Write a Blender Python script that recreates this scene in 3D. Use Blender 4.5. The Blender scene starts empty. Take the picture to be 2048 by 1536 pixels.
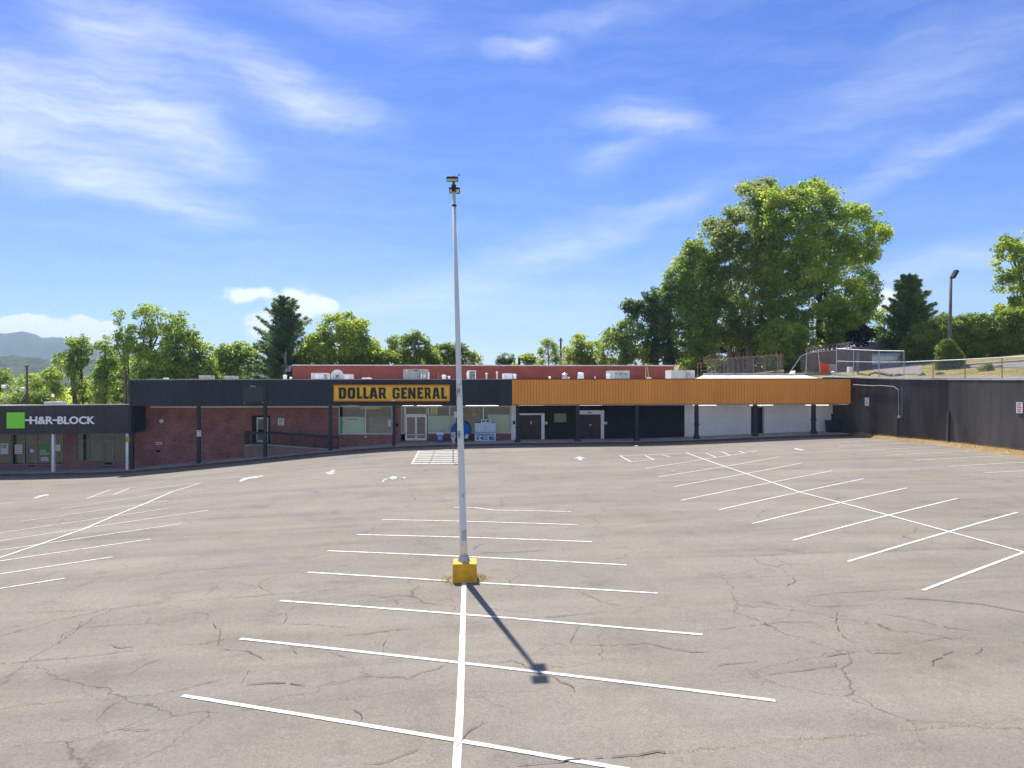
import bpy, math, random
import numpy as np
from mathutils import Vector
R = math.radians
rnd = random.Random(7)
NR = np.random.default_rng(11)
S = bpy.context.scene
COL = S.collection
# ------------------------------------------------------------------ camera, sky, sun, exposure
CAMZ = 5.0
YAW = R(2.86)
FPX = 1450.0                                   # focal length in photo pixels (photo is 2048 wide)
cam = bpy.data.cameras.new('camera')
cam.sensor_width = 36; cam.lens = 36 * FPX / 2048
cam.clip_start = .1; cam.clip_end = 20000
camo = bpy.data.objects.new('camera', cam); COL.objects.link(camo)
camo.location = (0, 0, CAMZ); camo.rotation_euler = (R(90), 0, -YAW)
S.camera = camo
SUN_EL, SUN_AZ = R(57.5), R(-15.0)             # azimuth from +Y, negative to the left
W = bpy.data.worlds.new('World'); S.world = W; W.use_nodes = True
nt = W.node_tree; nt.nodes.clear()
def N(nt, t, **k):
    n = nt.nodes.new(t)
    for a, b in k.items():
        if a.startswith('i_'):
            key = a[2:]; key = int(key) if key.isdigit() else key.replace('_', ' ')
            n.inputs[key].default_value = b
        else: setattr(n, a, b)
    return n
def wire(nt, a, b, out=0, inp=0): nt.links.new(a.outputs[out], b.inputs[inp])
def M2(nt, op, a, b=None, c=None, clamp=False):
    n = nt.nodes.new('ShaderNodeMath'); n.operation = op; n.use_clamp = clamp
    for i, v in enumerate((a, b, c)):
        if v is None: continue
        if isinstance(v, (int, float)): n.inputs[i].default_value = v
        else: nt.links.new(v, n.inputs[i])
    return n.outputs[0]
sky = N(nt, 'ShaderNodeTexSky', sky_type='NISHITA', sun_disc=False, sun_elevation=SUN_EL, sun_rotation=SUN_AZ,
        altitude=400, air_density=1.0, dust_density=0.35, ozone_density=2.6)
hsv = N(nt, 'ShaderNodeHueSaturation', i_Saturation=1.22, i_Hue=.512); tintn = N(nt, 'ShaderNodeMix', data_type='RGBA', blend_type='MULTIPLY', i_0=1.0); wire(nt, sky, tintn, 0, 6); tintn.inputs[7].default_value = (.80, .875, 1.05, 1); nt.links.new(tintn.outputs[2], hsv.inputs['Color'])
def sky_dir(x, y):
    xn, yn = (x - 1024) / FPX, (768 - y) / FPX
    return math.atan(xn) + YAW, math.atan(yn / math.sqrt(1 + xn * xn))
geo = N(nt, 'ShaderNodeNewGeometry')
sep = N(nt, 'ShaderNodeSeparateXYZ'); wire(nt, geo, sep, 'Incoming')
dx, dy, dz = (M2(nt, 'MULTIPLY', sep.outputs[i], -1.0) for i in range(3))
az = M2(nt, 'ARCTAN2', dx, dy); el = M2(nt, 'ARCSINE', dz)
comb = N(nt, 'ShaderNodeCombineXYZ'); nt.links.new(az, comb.inputs[0]); nt.links.new(el, comb.inputs[1])
warp = N(nt, 'ShaderNodeTexNoise', i_Scale=9.0, i_Detail=4.0, i_Roughness=.6); wire(nt, comb, warp)
wsub = N(nt, 'ShaderNodeVectorMath', operation='MULTIPLY_ADD'); wire(nt, warp, wsub, 'Color')
wsub.inputs[1].default_value = (.09, .045, 0); wsub.inputs[2].default_value = (-.045, -.0225, 0)
wadd = N(nt, 'ShaderNodeVectorMath', operation='ADD'); wire(nt, comb, wadd, 0, 0); wire(nt, wsub, wadd, 0, 1)
def masks(lst, src):
    tot = None
    for x, y, rx, ry, tilt, st in lst:
        a, e = sky_dir(x, y)
        mp = N(nt, 'ShaderNodeMapping', vector_type='TEXTURE'); wire(nt, src, mp)
        mp.inputs['Location'].default_value = (a, e, 0); mp.inputs['Rotation'].default_value = (0, 0, R(tilt))
        mp.inputs['Scale'].default_value = (rx / FPX, ry / FPX, 1)
        ln = N(nt, 'ShaderNodeVectorMath', operation='LENGTH'); wire(nt, mp, ln)
        mr = N(nt, 'ShaderNodeMapRange', interpolation_type='SMOOTHSTEP'); nt.links.new(ln.outputs['Value'], mr.inputs[0])
        for i, v in ((1, 0.0), (2, 1.0), (3, st), (4, 0.0)): mr.inputs[i].default_value = v
        tot = mr.outputs[0] if tot is None else M2(nt, 'ADD', tot, mr.outputs[0])
    return tot
cirrus = [(230, 60, 340, 120, -38, .75), (90, 215, 430, 120, -12, .95), (330, 250, 260, 60, -22, .5), (640, 190, 230, 60, -17, .8), (470, 130, 300, 80, -25, .5),
          (120, 330, 420, 62, -10, .8), (400, 425, 170, 22, -6, .4), (1055, 100, 120, 32, 3, .85), (1310, 240, 170, 50, -12, .75),
          (1230, 308, 110, 42, 12, .6), (1120, 490, 360, 70, 15, .6), (1300, 430, 260, 40, 17, .4), (860, 598, 270, 46, 6, .65), (1870, 300, 360, 36, 18, .5), (1900, 520, 330, 40, 8, .5),
          (1830, 170, 420, 110, 14, .34), (1200, 30, 240, 36, 5, .4), (900, 620, 900, 150, 0, .18), (1500, 600, 900, 90, 0, .14), (260, 330, 700, 330, -10, .22), (1400, 620, 1400, 130, 0, .16), (700, 20, 300, 80, -12, .25)]
cm = masks(cirrus, wadd)
st_ = N(nt, 'ShaderNodeMapping', vector_type='POINT'); wire(nt, wadd, st_)
st_.inputs['Rotation'].default_value = (0, 0, R(10)); st_.inputs['Scale'].default_value = (2.2, 15, 1)
fib = N(nt, 'ShaderNodeTexNoise', i_Scale=2.6, i_Detail=12.0, i_Roughness=.7); wire(nt, st_, fib)
fibr = N(nt, 'ShaderNodeMapRange', i_1=.3, i_2=.75, i_3=.35, i_4=1.05); wire(nt, fib, fibr)
base_c = N(nt, 'ShaderNodeMapRange', i_1=.42, i_2=.75, i_3=0.04, i_4=.2); wire(nt, fib, base_c)
# thin cloud of the same kind added only outside the view to whiten shade
lown = N(nt, 'ShaderNodeTexNoise', i_Scale=2.2, i_Detail=3.0); wire(nt, wadd, lown)
lowr = N(nt, 'ShaderNodeMapRange', interpolation_type='SMOOTHSTEP', i_1=.40, i_2=.66, i_3=.05, i_4=.95); wire(nt, lown, lowr)
inv = M2(nt, 'MAXIMUM', M2(nt, 'SUBTRACT', M2(nt, 'ABSOLUTE', M2(nt, 'SUBTRACT', az, YAW)), .62), M2(nt, 'SUBTRACT', el, .50))
outf = N(nt, 'ShaderNodeMapRange', interpolation_type='SMOOTHSTEP', i_1=0.0, i_2=.35); nt.links.new(inv, outf.inputs[0])
cm = M2(nt, 'ADD', cm, M2(nt, 'MULTIPLY', lowr.outputs[0], outf.outputs[0]))
cir = M2(nt, 'ADD', M2(nt, 'MULTIPLY', cm, fibr.outputs[0]), base_c.outputs[0])
cumulus = [(484, 592, 66, 24, 0, 1.3), (602, 607, 92, 42, 0, 1.5), (500, 645, 48, 34, 0, 1.2), (660, 612, 40, 22, 0, .9), (440, 690, 60, 16, 0, .7), (560, 640, 90, 40, 0, .8),
           (110, 662, 170, 36, 0, 1.6), (-60, 665, 150, 34, 0, 1.5), (185, 648, 64, 24, 0, 1.2), (1765, 608, 48, 44, 0, 1.3), (75, 643, 50, 20, 0, 1.2)]
cu = masks(cumulus, wadd)
cun = N(nt, 'ShaderNodeTexNoise', i_Scale=26.0, i_Detail=9.0, i_Roughness=.6); wire(nt, comb, cun)
cuf = M2(nt, 'MULTIPLY', cu, M2(nt, 'MULTIPLY_ADD', cun.outputs[0], 3.0, -.6))
cur = N(nt, 'ShaderNodeMapRange', interpolation_type='SMOOTHSTEP', i_1=.20, i_2=.95, i_3=0.0, i_4=.98); nt.links.new(cuf, cur.inputs[0])
cf = M2(nt, 'MINIMUM', M2(nt, 'ADD', M2(nt, 'MULTIPLY', cir, .54), cur.outputs[0]), .95)
mixc = N(nt, 'ShaderNodeMix', data_type='RGBA'); nt.links.new(cf, mixc.inputs[0]); nt.links.new(hsv.outputs[0], mixc.inputs[6])
mixc.inputs[7].default_value = (8.0, 8.3, 9.0, 1)
bg = N(nt, 'ShaderNodeBackground', i_Strength=0.082); nt.links.new(mixc.outputs[2], bg.inputs[0])
wire(nt, bg, N(nt, 'ShaderNodeOutputWorld'))
sun = bpy.data.lights.new('sun', 'SUN'); sun.energy = 4.6; sun.angle = R(.53); sun.color = (1, .95, .87)
suno = bpy.data.objects.new('sun', sun); COL.objects.link(suno)
sd = Vector((math.sin(SUN_AZ) * math.cos(SUN_EL), math.cos(SUN_AZ) * math.cos(SUN_EL), math.sin(SUN_EL)))
suno.rotation_euler = (-sd).to_track_quat('-Z', 'Y').to_euler(); suno.location = (0, 0, 60)
vs = S.view_settings
S.display_settings.display_device = 'sRGB'
vs.view_transform = 'Standard'; vs.look = 'None'; vs.gamma = 1; vs.exposure = .83; vs.use_curve_mapping = False
S.cycles.max_bounces = 8; S.cycles.transparent_max_bounces = 16; S.cycles.volume_bounces = 0

# ------------------------------------------------------------------ photo pixel -> place helpers
RIGHT = np.array((math.cos(YAW), -math.sin(YAW), 0)); FWD = np.array((math.sin(YAW), math.cos(YAW), 0))
C0 = np.array((0, 0, CAMZ))
def ray(x, y): return RIGHT * ((x - 1024) / FPX) + FWD + np.array((0, 0, (768 - y) / FPX))
def at(x, y, Y):
    d = ray(x, y); return C0 + d * (Y / d[1])
def ux(x, Y): return float(at(x, 768, Y)[0])
def uz(x, y, Y): return float(at(x, y, Y)[2])
def depth(x, Y): return Y / float(ray(x, 768)[1])
YC, YF, YW, YK = 63.5, 63.15, 65.9, 62.3        # columns, fascia front, shop wall, kerb
def table(xs, zs, sig):
    g = np.arange(-140, 220, .25); z = np.interp(g, xs, zs)
    k = np.exp(-.5 * (np.arange(-40, 41) * .25 / sig) ** 2); k /= k.sum()
    z = np.convolve(np.pad(z, 40, mode='edge'), k, mode='valid')
    return lambda X: np.interp(X, g, z)
_cb = [(107, 944), (255, 940.5), (397, 927.5), (530, 914.5), (661, 901), (788, 891), (915, 886.5), (1035, 884.5), (1155, 883), (1273, 882), (1393, 878), (1510, 873), (1627, 868)]
_cx = [ux(x, YC) for x, y in _cb]; _cz = [uz(x, y, YC) for x, y in _cb]
walk = table([-140, -55] + _cx + [40, 90], [_cz[0] - .35, _cz[0] - .12] + _cz + [_cz[-1] + .12, _cz[-1] + .2], 1.6)
near = table([-140, -60, -40, -25, -15, 0, 15, 36, 90], [-3, -2.3, -1.9, -1.2, -.6, 0, .3, .42, .5], 3.0)
def sstep(t): t = np.clip(t, 0, 1); return t * t * (3 - 2 * t)
def gz(X, Y):
    w = sstep((np.asarray(Y) - 24) / 34.0)
    return near(X) * (1 - w) + (walk(X) - .15) * w
def cast(x, y, fn, t0=4.0, t1=220.0, up=False):
    d = ray(x, y)
    prev = t0
    for t in np.arange(t0, t1, .5):
        p = C0 + d * t
        if p[2] < fn(p[0], p[1]):
            a, b = prev, t
            for _ in range(30):
                m = (a + b) / 2; p = C0 + d * m
                if p[2] < fn(p[0], p[1]): b = m
                else: a = m
            return C0 + d * b
        prev = t
    return None
def gat(x, y): return cast(x, y, gz)
# the retaining wall's line and the hill behind it
WL = [(33.0, 67.5), (33.15, 66.0), (35.6, 53.0), (36.3, 30.0), (36.6, 0.0), (37, -60)]
_wy = [p[1] for p in WL][::-1]; _wx = [p[0] for p in WL][::-1]
def wallx(Y): return np.interp(Y, _wy, _wx)
def walltop(Y): return CAMZ + np.interp(Y, [-60, 0, 30, 46, 56, 60, 66.5], [-.6, -.2, .16, .36, .44, .52, .76])
def uzf(X, Y):
    h = .30 + .09 * (np.asarray(X) - 36) + .017 * (np.asarray(Y) - 46)
    h = np.where(np.asarray(X) < 30, .30 + .09 * (30 - 36) + .017 * (np.asarray(Y) - 46) + .035 * (np.asarray(X) - 30), h)
    return CAMZ + np.clip(h, -14, 9)
def uat(x, y): return cast(x, y, uzf, 40)

# ------------------------------------------------------------------ materials
MATS = {}
def mat(name, col, rough=.7, var=0.0, scale=3.0, spec=.3, metal=0.0, bump=0.0, bscale=None, col2=None, stretch=None, detail=5.0, lo=.35, hi=.68):
    """one principled material: two tones mixed by object-space noise, with an optional bump"""
    m = bpy.data.materials.new(name); m.use_nodes = True; t = m.node_tree; b = t.nodes['Principled BSDF']
    b.inputs['Roughness'].default_value = rough; b.inputs['Metallic'].default_value = metal; b.inputs['Specular IOR Level'].default_value = spec
    b.inputs['Base Color'].default_value = (*col, 1)
    if var or col2 or bump:
        tc = N(t, 'ShaderNodeTexCoord'); mp = N(t, 'ShaderNodeMapping'); wire(t, tc, mp, 'Object')
        if stretch: mp.inputs['Scale'].default_value = stretch
        nz = N(t, 'ShaderNodeTexNoise', i_Scale=scale, i_Detail=detail, i_Roughness=.65); wire(t, mp, nz)
        mr = N(t, 'ShaderNodeMapRange', i_1=lo, i_2=hi); wire(t, nz, mr)
        c2 = col2 or tuple(max(0, c * (1 - var)) for c in col); c1 = col if col2 else tuple(min(1, c * (1 + var * .6)) for c in col)
        mx = N(t, 'ShaderNodeMix', data_type='RGBA'); nt_ = t; t.links.new(mr.outputs[0], mx.inputs[0])
        mx.inputs[6].default_value = (*c1, 1); mx.inputs[7].default_value = (*c2, 1); t.links.new(mx.outputs[2], b.inputs['Base Color'])
        if bump:
            n2 = N(t, 'ShaderNodeTexNoise', i_Scale=bscale or scale * 6, i_Detail=4.0); wire(t, mp, n2)
            bp = N(t, 'ShaderNodeBump', i_Strength=bump, i_Distance=.02); wire(t, n2, bp, 0, 'Height'); wire(t, bp, b, 0, 'Normal')
    MATS[name] = m
    return m
def leafmat(name, c1, c2, c3, trans=.38):
    m = bpy.data.materials.new(name); m.use_nodes = True; t = m.node_tree; b = t.nodes['Principled BSDF']
    at_ = N(t, 'ShaderNodeAttribute', attribute_name='tint')
    cr = N(t, 'ShaderNodeValToRGB'); e = cr.color_ramp.elements
    e[0].position = .05; e[0].color = (*c1, 1); e[1].position = .95; e[1].color = (*c3, 1); k = e.new(.5); k.color = (*c2, 1)
    wire(t, at_, cr, 'Fac', 0); wire(t, cr, b, 0, 'Base Color'); b.inputs['Roughness'].default_value = .5; b.inputs['Specular IOR Level'].default_value = .35
    tr = N(t, 'ShaderNodeBsdfTranslucent')
    hs = N(t, 'ShaderNodeHueSaturation', i_Hue=.475, i_Saturation=1.08, i_Value=2.3); wire(t, cr, hs, 0, 'Color'); wire(t, hs, tr)
    mx = N(t, 'ShaderNodeMixShader', i_0=trans); wire(t, b, mx, 0, 1); wire(t, tr, mx, 0, 2); wire(t, mx, t.nodes['Material Output'])
    MATS[name] = m; return m
def brickmat(name, c1, c2, mortar, bw=.21, bh=.075, dirt=(.72, 1.2)):
    m = bpy.data.materials.new(name); m.use_nodes = True; t = m.node_tree; b = t.nodes['Principled BSDF']; b.inputs['Roughness'].default_value = .85
    g = N(t, 'ShaderNodeNewGeometry'); s = N(t, 'ShaderNodeSeparateXYZ'); wire(t, g, s, 'Position')
    c = N(t, 'ShaderNodeCombineXYZ'); t.links.new(M2(t, 'ADD', s.outputs[0], s.outputs[1]), c.inputs[0]); t.links.new(s.outputs[2], c.inputs[1])
    br = N(t, 'ShaderNodeTexBrick', i_Color1=(*c1, 1), i_Color2=(*c2, 1), i_Mortar=(*mortar, 1), i_Scale=1.0, i_Mortar_Size=.008, i_Brick_Width=bw, i_Row_Height=bh); wire(t, c, br)
    nz = N(t, 'ShaderNodeTexNoise', i_Scale=.9, i_Detail=6.0); wire(t, g, nz, 'Position')
    mr = N(t, 'ShaderNodeMapRange', i_1=.3, i_2=.7, i_3=dirt[0], i_4=dirt[1]); wire(t, nz, mr)
    mx = N(t, 'ShaderNodeVectorMath', operation='SCALE'); wire(t, br, mx); t.links.new(mr.outputs[0], mx.inputs['Scale']); wire(t, mx, b, 0, 'Base Color')
    bp = N(t, 'ShaderNodeBump', i_Strength=.5, i_Distance=.01, invert=True); wire(t, br, bp, 'Fac', 'Height'); wire(t, bp, b, 0, 'Normal')
    MATS[name] = m; return m
def asphalt(name):
    m = bpy.data.materials.new(name); m.use_nodes = True; t = m.node_tree; b = t.nodes['Principled BSDF']
    b.inputs['Roughness'].default_value = .9; b.inputs['Specular IOR Level'].default_value = .12
    g = N(t, 'ShaderNodeNewGeometry')
    def nz(sc, det, stretch=(1, 1, 1), rot=0, rough=.6):
        mp = N(t, 'ShaderNodeMapping'); wire(t, g, mp, 'Position'); mp.inputs['Scale'].default_value = stretch; mp.inputs['Rotation'].default_value = (0, 0, rot)
        n = N(t, 'ShaderNodeTexNoise', i_Scale=sc, i_Detail=det, i_Roughness=rough); wire(t, mp, n); return n.outputs[0]
    def rng(v, a, b_, c, d):
        r = N(t, 'ShaderNodeMapRange', i_1=a, i_2=b_, i_3=c, i_4=d); t.links.new(v, r.inputs[0]); return r.outputs[0]
    big = rng(nz(.12, 5), .3, .7, .91, 1.08)
    streak = rng(nz(.5, 5, (.16, 1.25, 1), R(9)), .32, .68, .87, 1.09)
    blot = rng(nz(.55, 6, rough=.7), .34, .50, .88, 1.0)
    spk = rng(nz(30, 5, rough=.9), .25, .75, .5, 1.5)
    stain = rng(nz(.8, 3, rough=.55), .62, .72, 1.0, .84)
    spk2 = rng(nz(9, 4, rough=.8), .25, .75, .88, 1.12)
    seam = rng(nz(.35, 2, (.05, 2.2, 1), R(8)), .60, .66, 1.0, .92)
    def net(sc, wid, lo_, hi_, dark, seedv):
        wn = N(t, 'ShaderNodeTexNoise', i_Scale=1.3, i_Detail=5.0, i_Roughness=.6); wire(t, g, wn, 'Position')
        ma = N(t, 'ShaderNodeVectorMath', operation='MULTIPLY_ADD'); wire(t, wn, ma, 'Color'); ma.inputs[1].default_value = (.9, .9, 0); ma.inputs[2].default_value = (seedv, seedv * .7, 0)
        ad = N(t, 'ShaderNodeVectorMath', operation='ADD'); wire(t, g, ad, 'Position', 0); wire(t, ma, ad, 0, 1)
        fl = N(t, 'ShaderNodeVectorMath', operation='MULTIPLY'); wire(t, ad, fl); fl.inputs[1].default_value = (.62, 1.0, 0)
        vo = N(t, 'ShaderNodeTexVoronoi', feature='DISTANCE_TO_EDGE', i_Scale=sc); wire(t, fl, vo)
        ln = rng(vo.outputs['Distance'], wid * .35, wid, 1, 0); mk = rng(nz(.21, 3, rough=.5), lo_, hi_, 0, 1)
        return M2(t, 'SUBTRACT', 1.0, M2(t, 'MULTIPLY', M2(t, 'MULTIPLY', ln, mk), dark))
    seam = M2(t, 'MULTIPLY', seam, M2(t, 'MULTIPLY', net(.34, .0042, .42, .6, .42, 3.0), net(.8, .008, .54, .66, .3, 11.0)))
    v = M2(t, 'MULTIPLY', M2(t, 'MULTIPLY', M2(t, 'MULTIPLY', big, streak), M2(t, 'MULTIPLY', blot, spk)), M2(t, 'MULTIPLY', M2(t, 'MULTIPLY', seam, stain), spk2))
    hue = rng(nz(.3, 4), .35, .65, 0, 1)
    mx = N(t, 'ShaderNodeMix', data_type='RGBA'); t.links.new(hue, mx.inputs[0]); mx.inputs[6].default_value = (.232, .206, .166, 1); mx.inputs[7].default_value = (.213, .195, .167, 1)
    sc = N(t, 'ShaderNodeVectorMath', operation='SCALE'); t.links.new(mx.outputs[2], sc.inputs[0]); t.links.new(v, sc.inputs['Scale']); wire(t, sc, b, 0, 'Base Color')
    bp = N(t, 'ShaderNodeBump', i_Strength=.35, i_Distance=.012); t.links.new(nz(45, 4), bp.inputs['Height']); wire(t, bp, b, 0, 'Normal')
    MATS[name] = m; return m
def glassmat(name, tint=(.84, .90, .86), refl=.07, rough=.03):
    m = bpy.data.materials.new(name); m.use_nodes = True; t = m.node_tree
    tr = N(t, 'ShaderNodeBsdfTransparent', i_Color=(*tint, 1)); gl = N(t, 'ShaderNodeBsdfGlossy', i_Roughness=rough, i_Color=(.9, .95, .95, 1))
    lw = N(t, 'ShaderNodeLayerWeight', i_Blend=.25); a = M2(t, 'MULTIPLY_ADD', lw.outputs['Fresnel'], .8, refl, True)
    mx = N(t, 'ShaderNodeMixShader'); t.links.new(a, mx.inputs[0]); wire(t, tr, mx, 0, 1); wire(t, gl, mx, 0, 2); wire(t, mx, t.nodes['Material Output'])
    MATS[name] = m; return m
def netmat(name, col, cell, width, uv=True):
    """woven wire: diamonds of wire with clear air between"""
    m = bpy.data.materials.new(name); m.use_nodes = True; t = m.node_tree; b = t.nodes['Principled BSDF']
    b.inputs['Base Color'].default_value = (*col, 1); b.inputs['Roughness'].default_value = .5
    g = N(t, 'ShaderNodeNewGeometry'); s = N(t, 'ShaderNodeSeparateXYZ'); wire(t, g, s, 'Position')
    h = M2(t, 'ADD', s.outputs[0], s.outputs[1])
    def line(v): return M2(t, 'LESS_THAN', M2(t, 'FRACT', M2(t, 'DIVIDE', v, cell)), width)
    k = M2(t, 'MAXIMUM', line(M2(t, 'ADD', h, s.outputs[2])), line(M2(t, 'SUBTRACT', h, s.outputs[2])))
    tr = N(t, 'ShaderNodeBsdfTransparent'); mx = N(t, 'ShaderNodeMixShader'); t.links.new(k, mx.inputs[0]); wire(t, tr, mx, 0, 1); wire(t, b, mx, 0, 2)
    wire(t, mx, t.nodes['Material Output']); MATS[name] = m; return m
def lampmat(name, col, strength):
    m = bpy.data.materials.new(name); m.use_nodes = True; b = m.node_tree.nodes['Principled BSDF']; b.inputs['Base Color'].default_value = (.8, .8, .8, 1)
    b.inputs['Emission Color'].default_value = (*col, 1); b.inputs['Emission Strength'].default_value = strength; MATS[name] = m
lampmat('lit_tube', (1, .93, .82), 4.5)
asphalt('asphalt')
mat('street_asphalt', (.20, .19, .185), .9, .15, 1.2, bump=.2)
mat('concrete', (.38, .36, .32), .9, .28, .9, bump=.2)
mat('kerb_brick', (.16, .085, .065), .9, .35, 2.5, bump=.3)
mat('paint_line', (.66, .655, .62), .6, scale=7.0, col2=(.30, .285, .26), lo=.46, hi=.72, detail=8.0)
mat('worn_paint', (.62, .61, .58), .7, scale=4.0, col2=(.27, .25, .22), lo=.38, hi=.60, detail=8.0)
mat('crack', (.105, .098, .09), .95)
mat('tyre_mark', (.10, .095, .095), .9, .2, 2.0)
mat('straw', (.42, .30, .10), .9, .35, 4.0)
mat('dirt', (.36, .24, .11), .95, scale=1.3, col2=(.22, .16, .09), bump=.6, bscale=9)
mat('black_metal', (.034, .036, .040), .55, .35, .5, stretch=(1, 1, .3))
mat('black_boards', (.036, .042, .047), .6, .4, .35, stretch=(1, 1, .35))
mat('charcoal_boards', (.060, .056, .054), .6, .25, .35, stretch=(1, 1, .35))
mat('orange_boards', (.93, .345, .055), .55, .12, .45, stretch=(1, 1, .25))
mat('black_siding', (.016, .017, .02), .6, .4, .6)
mat('black_trim', (.016, .013, .012), .6)
mat('white_paint', (.84, .83, .80), .6, .08, 1.5)
mat('white_metal', (.80, .80, .78), .45, .14, 1.2)
mat('cream_metal', (.62, .60, .54), .5, .16, 1.4)
mat('grey_metal', (.36, .35, .33), .5, .22, 1.2)
mat('dark_grille', (.05, .06, .05), .6)
mat('mint_metal', (.38, .47, .44), .5, .22, 1.3)
mat('galvanised', (.42, .44, .45), .4, .2, 2.5, metal=.5)
mat('rusty_steel', (.30, .17, .10), .8, .4, 5.0)
mat('pole_paint', (.68, .70, .66), .45, scale=4.5, col2=(.14, .11, .09), lo=.59, hi=.66, detail=8.0, stretch=(1, 1, .35))
mat('yellow_paint', (.93, .50, .02), .6, scale=3.0, col2=(.62, .30, .03), bump=.15)
mat('lamp_black', (.03, .03, .035), .5)
mat('lamp_lens', (.60, .58, .50), .25)
mat('sign_yellow', (.95, .56, .045), .4, .06, .7)
mat('sign_orange', (.80, .30, .02), .5)
mat('letter_black', (.028, .026, .016), .5)
mat('letter_white', (.90, .90, .90), .4)
mat('logo_green', (.24, .80, .05), .4)
mat('poster_green', (.08, .30, .06), .5)
mat('paper', (.70, .72, .68), .7)
mat('print_grey', (.16, .17, .17), .7)
mat('print_red', (.50, .06, .05), .6)
mat('paper_yellow', (.60, .58, .28), .7)
mat('sign_blue', (.03, .09, .30), .5)
mat('bin_blue', (.015, .12, .42), .35)
mat('ice_white', (.60, .70, .76), .4, .08, 1.2)
mat('ice_blue', (.03, .08, .24), .4)
mat('aluminium', (.62, .62, .60), .4, .06, 2.0, metal=.3)
mat('bronze', (.28, .25, .21), .45)
mat('brown_door', (.055, .042, .036), .5, .3, 1.5)
mat('window_board', (.74, .86, .76), .8, .10, .5)
mat('interior', (.20, .21, .17), .9, .3, .6)
mat('interior_light', (.22, .24, .20), .9, .25, .6)
mat('roof_white', (.62, .61, .58), .8, .2, .8); mat('roof_membrane', (.66, .64, .60), .85, scale=1.1, col2=(.20, .17, .14), lo=.5, hi=.66, detail=10.0)
mat('parapet_block', (.60, .56, .47), .9, scale=1.6, col2=(.26, .22, .17), lo=.5, hi=.7, detail=8.0)
mat('red_wall', (.29, .072, .052), .85, .22, .5, detail=8.0, bump=.2)
mat('wall_black', (.068, .060, .054), .8, .6, .55, detail=10.0, stretch=(1, 1, .22), bump=.25, bscale=5)
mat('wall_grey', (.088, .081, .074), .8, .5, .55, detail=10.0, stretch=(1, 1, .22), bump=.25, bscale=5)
mat('wall_cap', (.60, .58, .54), .8, .25, 2.0)
mat('grey_concrete', (.25, .24, .215), .9, .25, .8)
mat('dry_grass', (.31, .235, .09), .95, scale=.55, col2=(.12, .14, .04), lo=.4, hi=.62, detail=9.0, bump=.4, bscale=12)
mat('valley_green', (.055, .085, .03), .95, .4, .02)
mat('hill_green', (.052, .075, .036), .95, scale=.05, col2=(.018, .03, .014), detail=9.0, lo=.4, hi=.6)
mat('mountain_green', (.07, .09, .045), .95, scale=.006, col2=(.03, .05, .03), lo=.4, hi=.6, detail=8.0)
mat('weathered_wood', (.17, .155, .14), .85, .35, 1.5, stretch=(1, 1, .3))
mat('brown_wood', (.15, .105, .075), .85, .35, 1.5)
mat('picket_white', (.52, .56, .60), .6, .12, 2.0)
mat('ladder_wood', (.55, .42, .20), .7, .2, 3.0)
mat('orange_net', (.75, .10, .03), .6)
mat('lavender_box', (.40, .34, .42), .6)
mat('bark', (.12, .095, .07), .9, .45, 2.5, stretch=(1, 1, .3), bump=.5)
mat('pale_bark', (.26, .23, .19), .9, .4, 2.5, stretch=(1, 1, .3), bump=.4)
mat('roof_shingle', (.035, .032, .03), .9, .3, 2.0)
brickmat('brick', (.40, .15, .12), (.22, .085, .075), (.30, .20, .17))
brickmat('ramp_brick', (.30, .20, .155), (.24, .155, .12), (.25, .19, .16))
brickmat('white_block', (.89, .87, .83), (.86, .84, .80), (.74, .74, .72), .4, .2, (.93, 1.03))
glassmat('glass'); glassmat('dark_glass', (.5, .55, .52), .07)
netmat('chain_link', (.34, .34, .33), .075, .085)
leafmat('leaf_green', (.06, .12, .03), (.145, .23, .052), (.27, .35, .09), .55)
leafmat('leaf_bright', (.085, .155, .03), (.19, .28, .052), (.33, .40, .085), .56)
leafmat('leaf_grey', (.07, .12, .038), (.165, .225, .068), (.30, .345, .125), .56)
leafmat('leaf_dark', (.035, .075, .027), (.075, .13, .042), (.16, .22, .075), .46)
leafmat('leaf_pine', (.05, .10, .05), (.10, .17, .072), (.20, .28, .11), .48)
leafmat('leaf_cedar', (.08, .135, .048), (.15, .225, .075), (.26, .34, .11), .52)
leafmat('leaf_purple', (.02, .014, .016), (.04, .022, .026), (.06, .04, .03), .2)
leafmat('leaf_topiary', (.07, .11, .014), (.12, .17, .018), (.20, .25, .03), .25)
leafmat('leaf_hedge', (.065, .115, .028), (.15, .22, .045), (.29, .35, .08), .54)
leafmat('straw_blades', (.22, .20, .05), (.34, .28, .09), (.48, .38, .15), .2)

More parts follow.
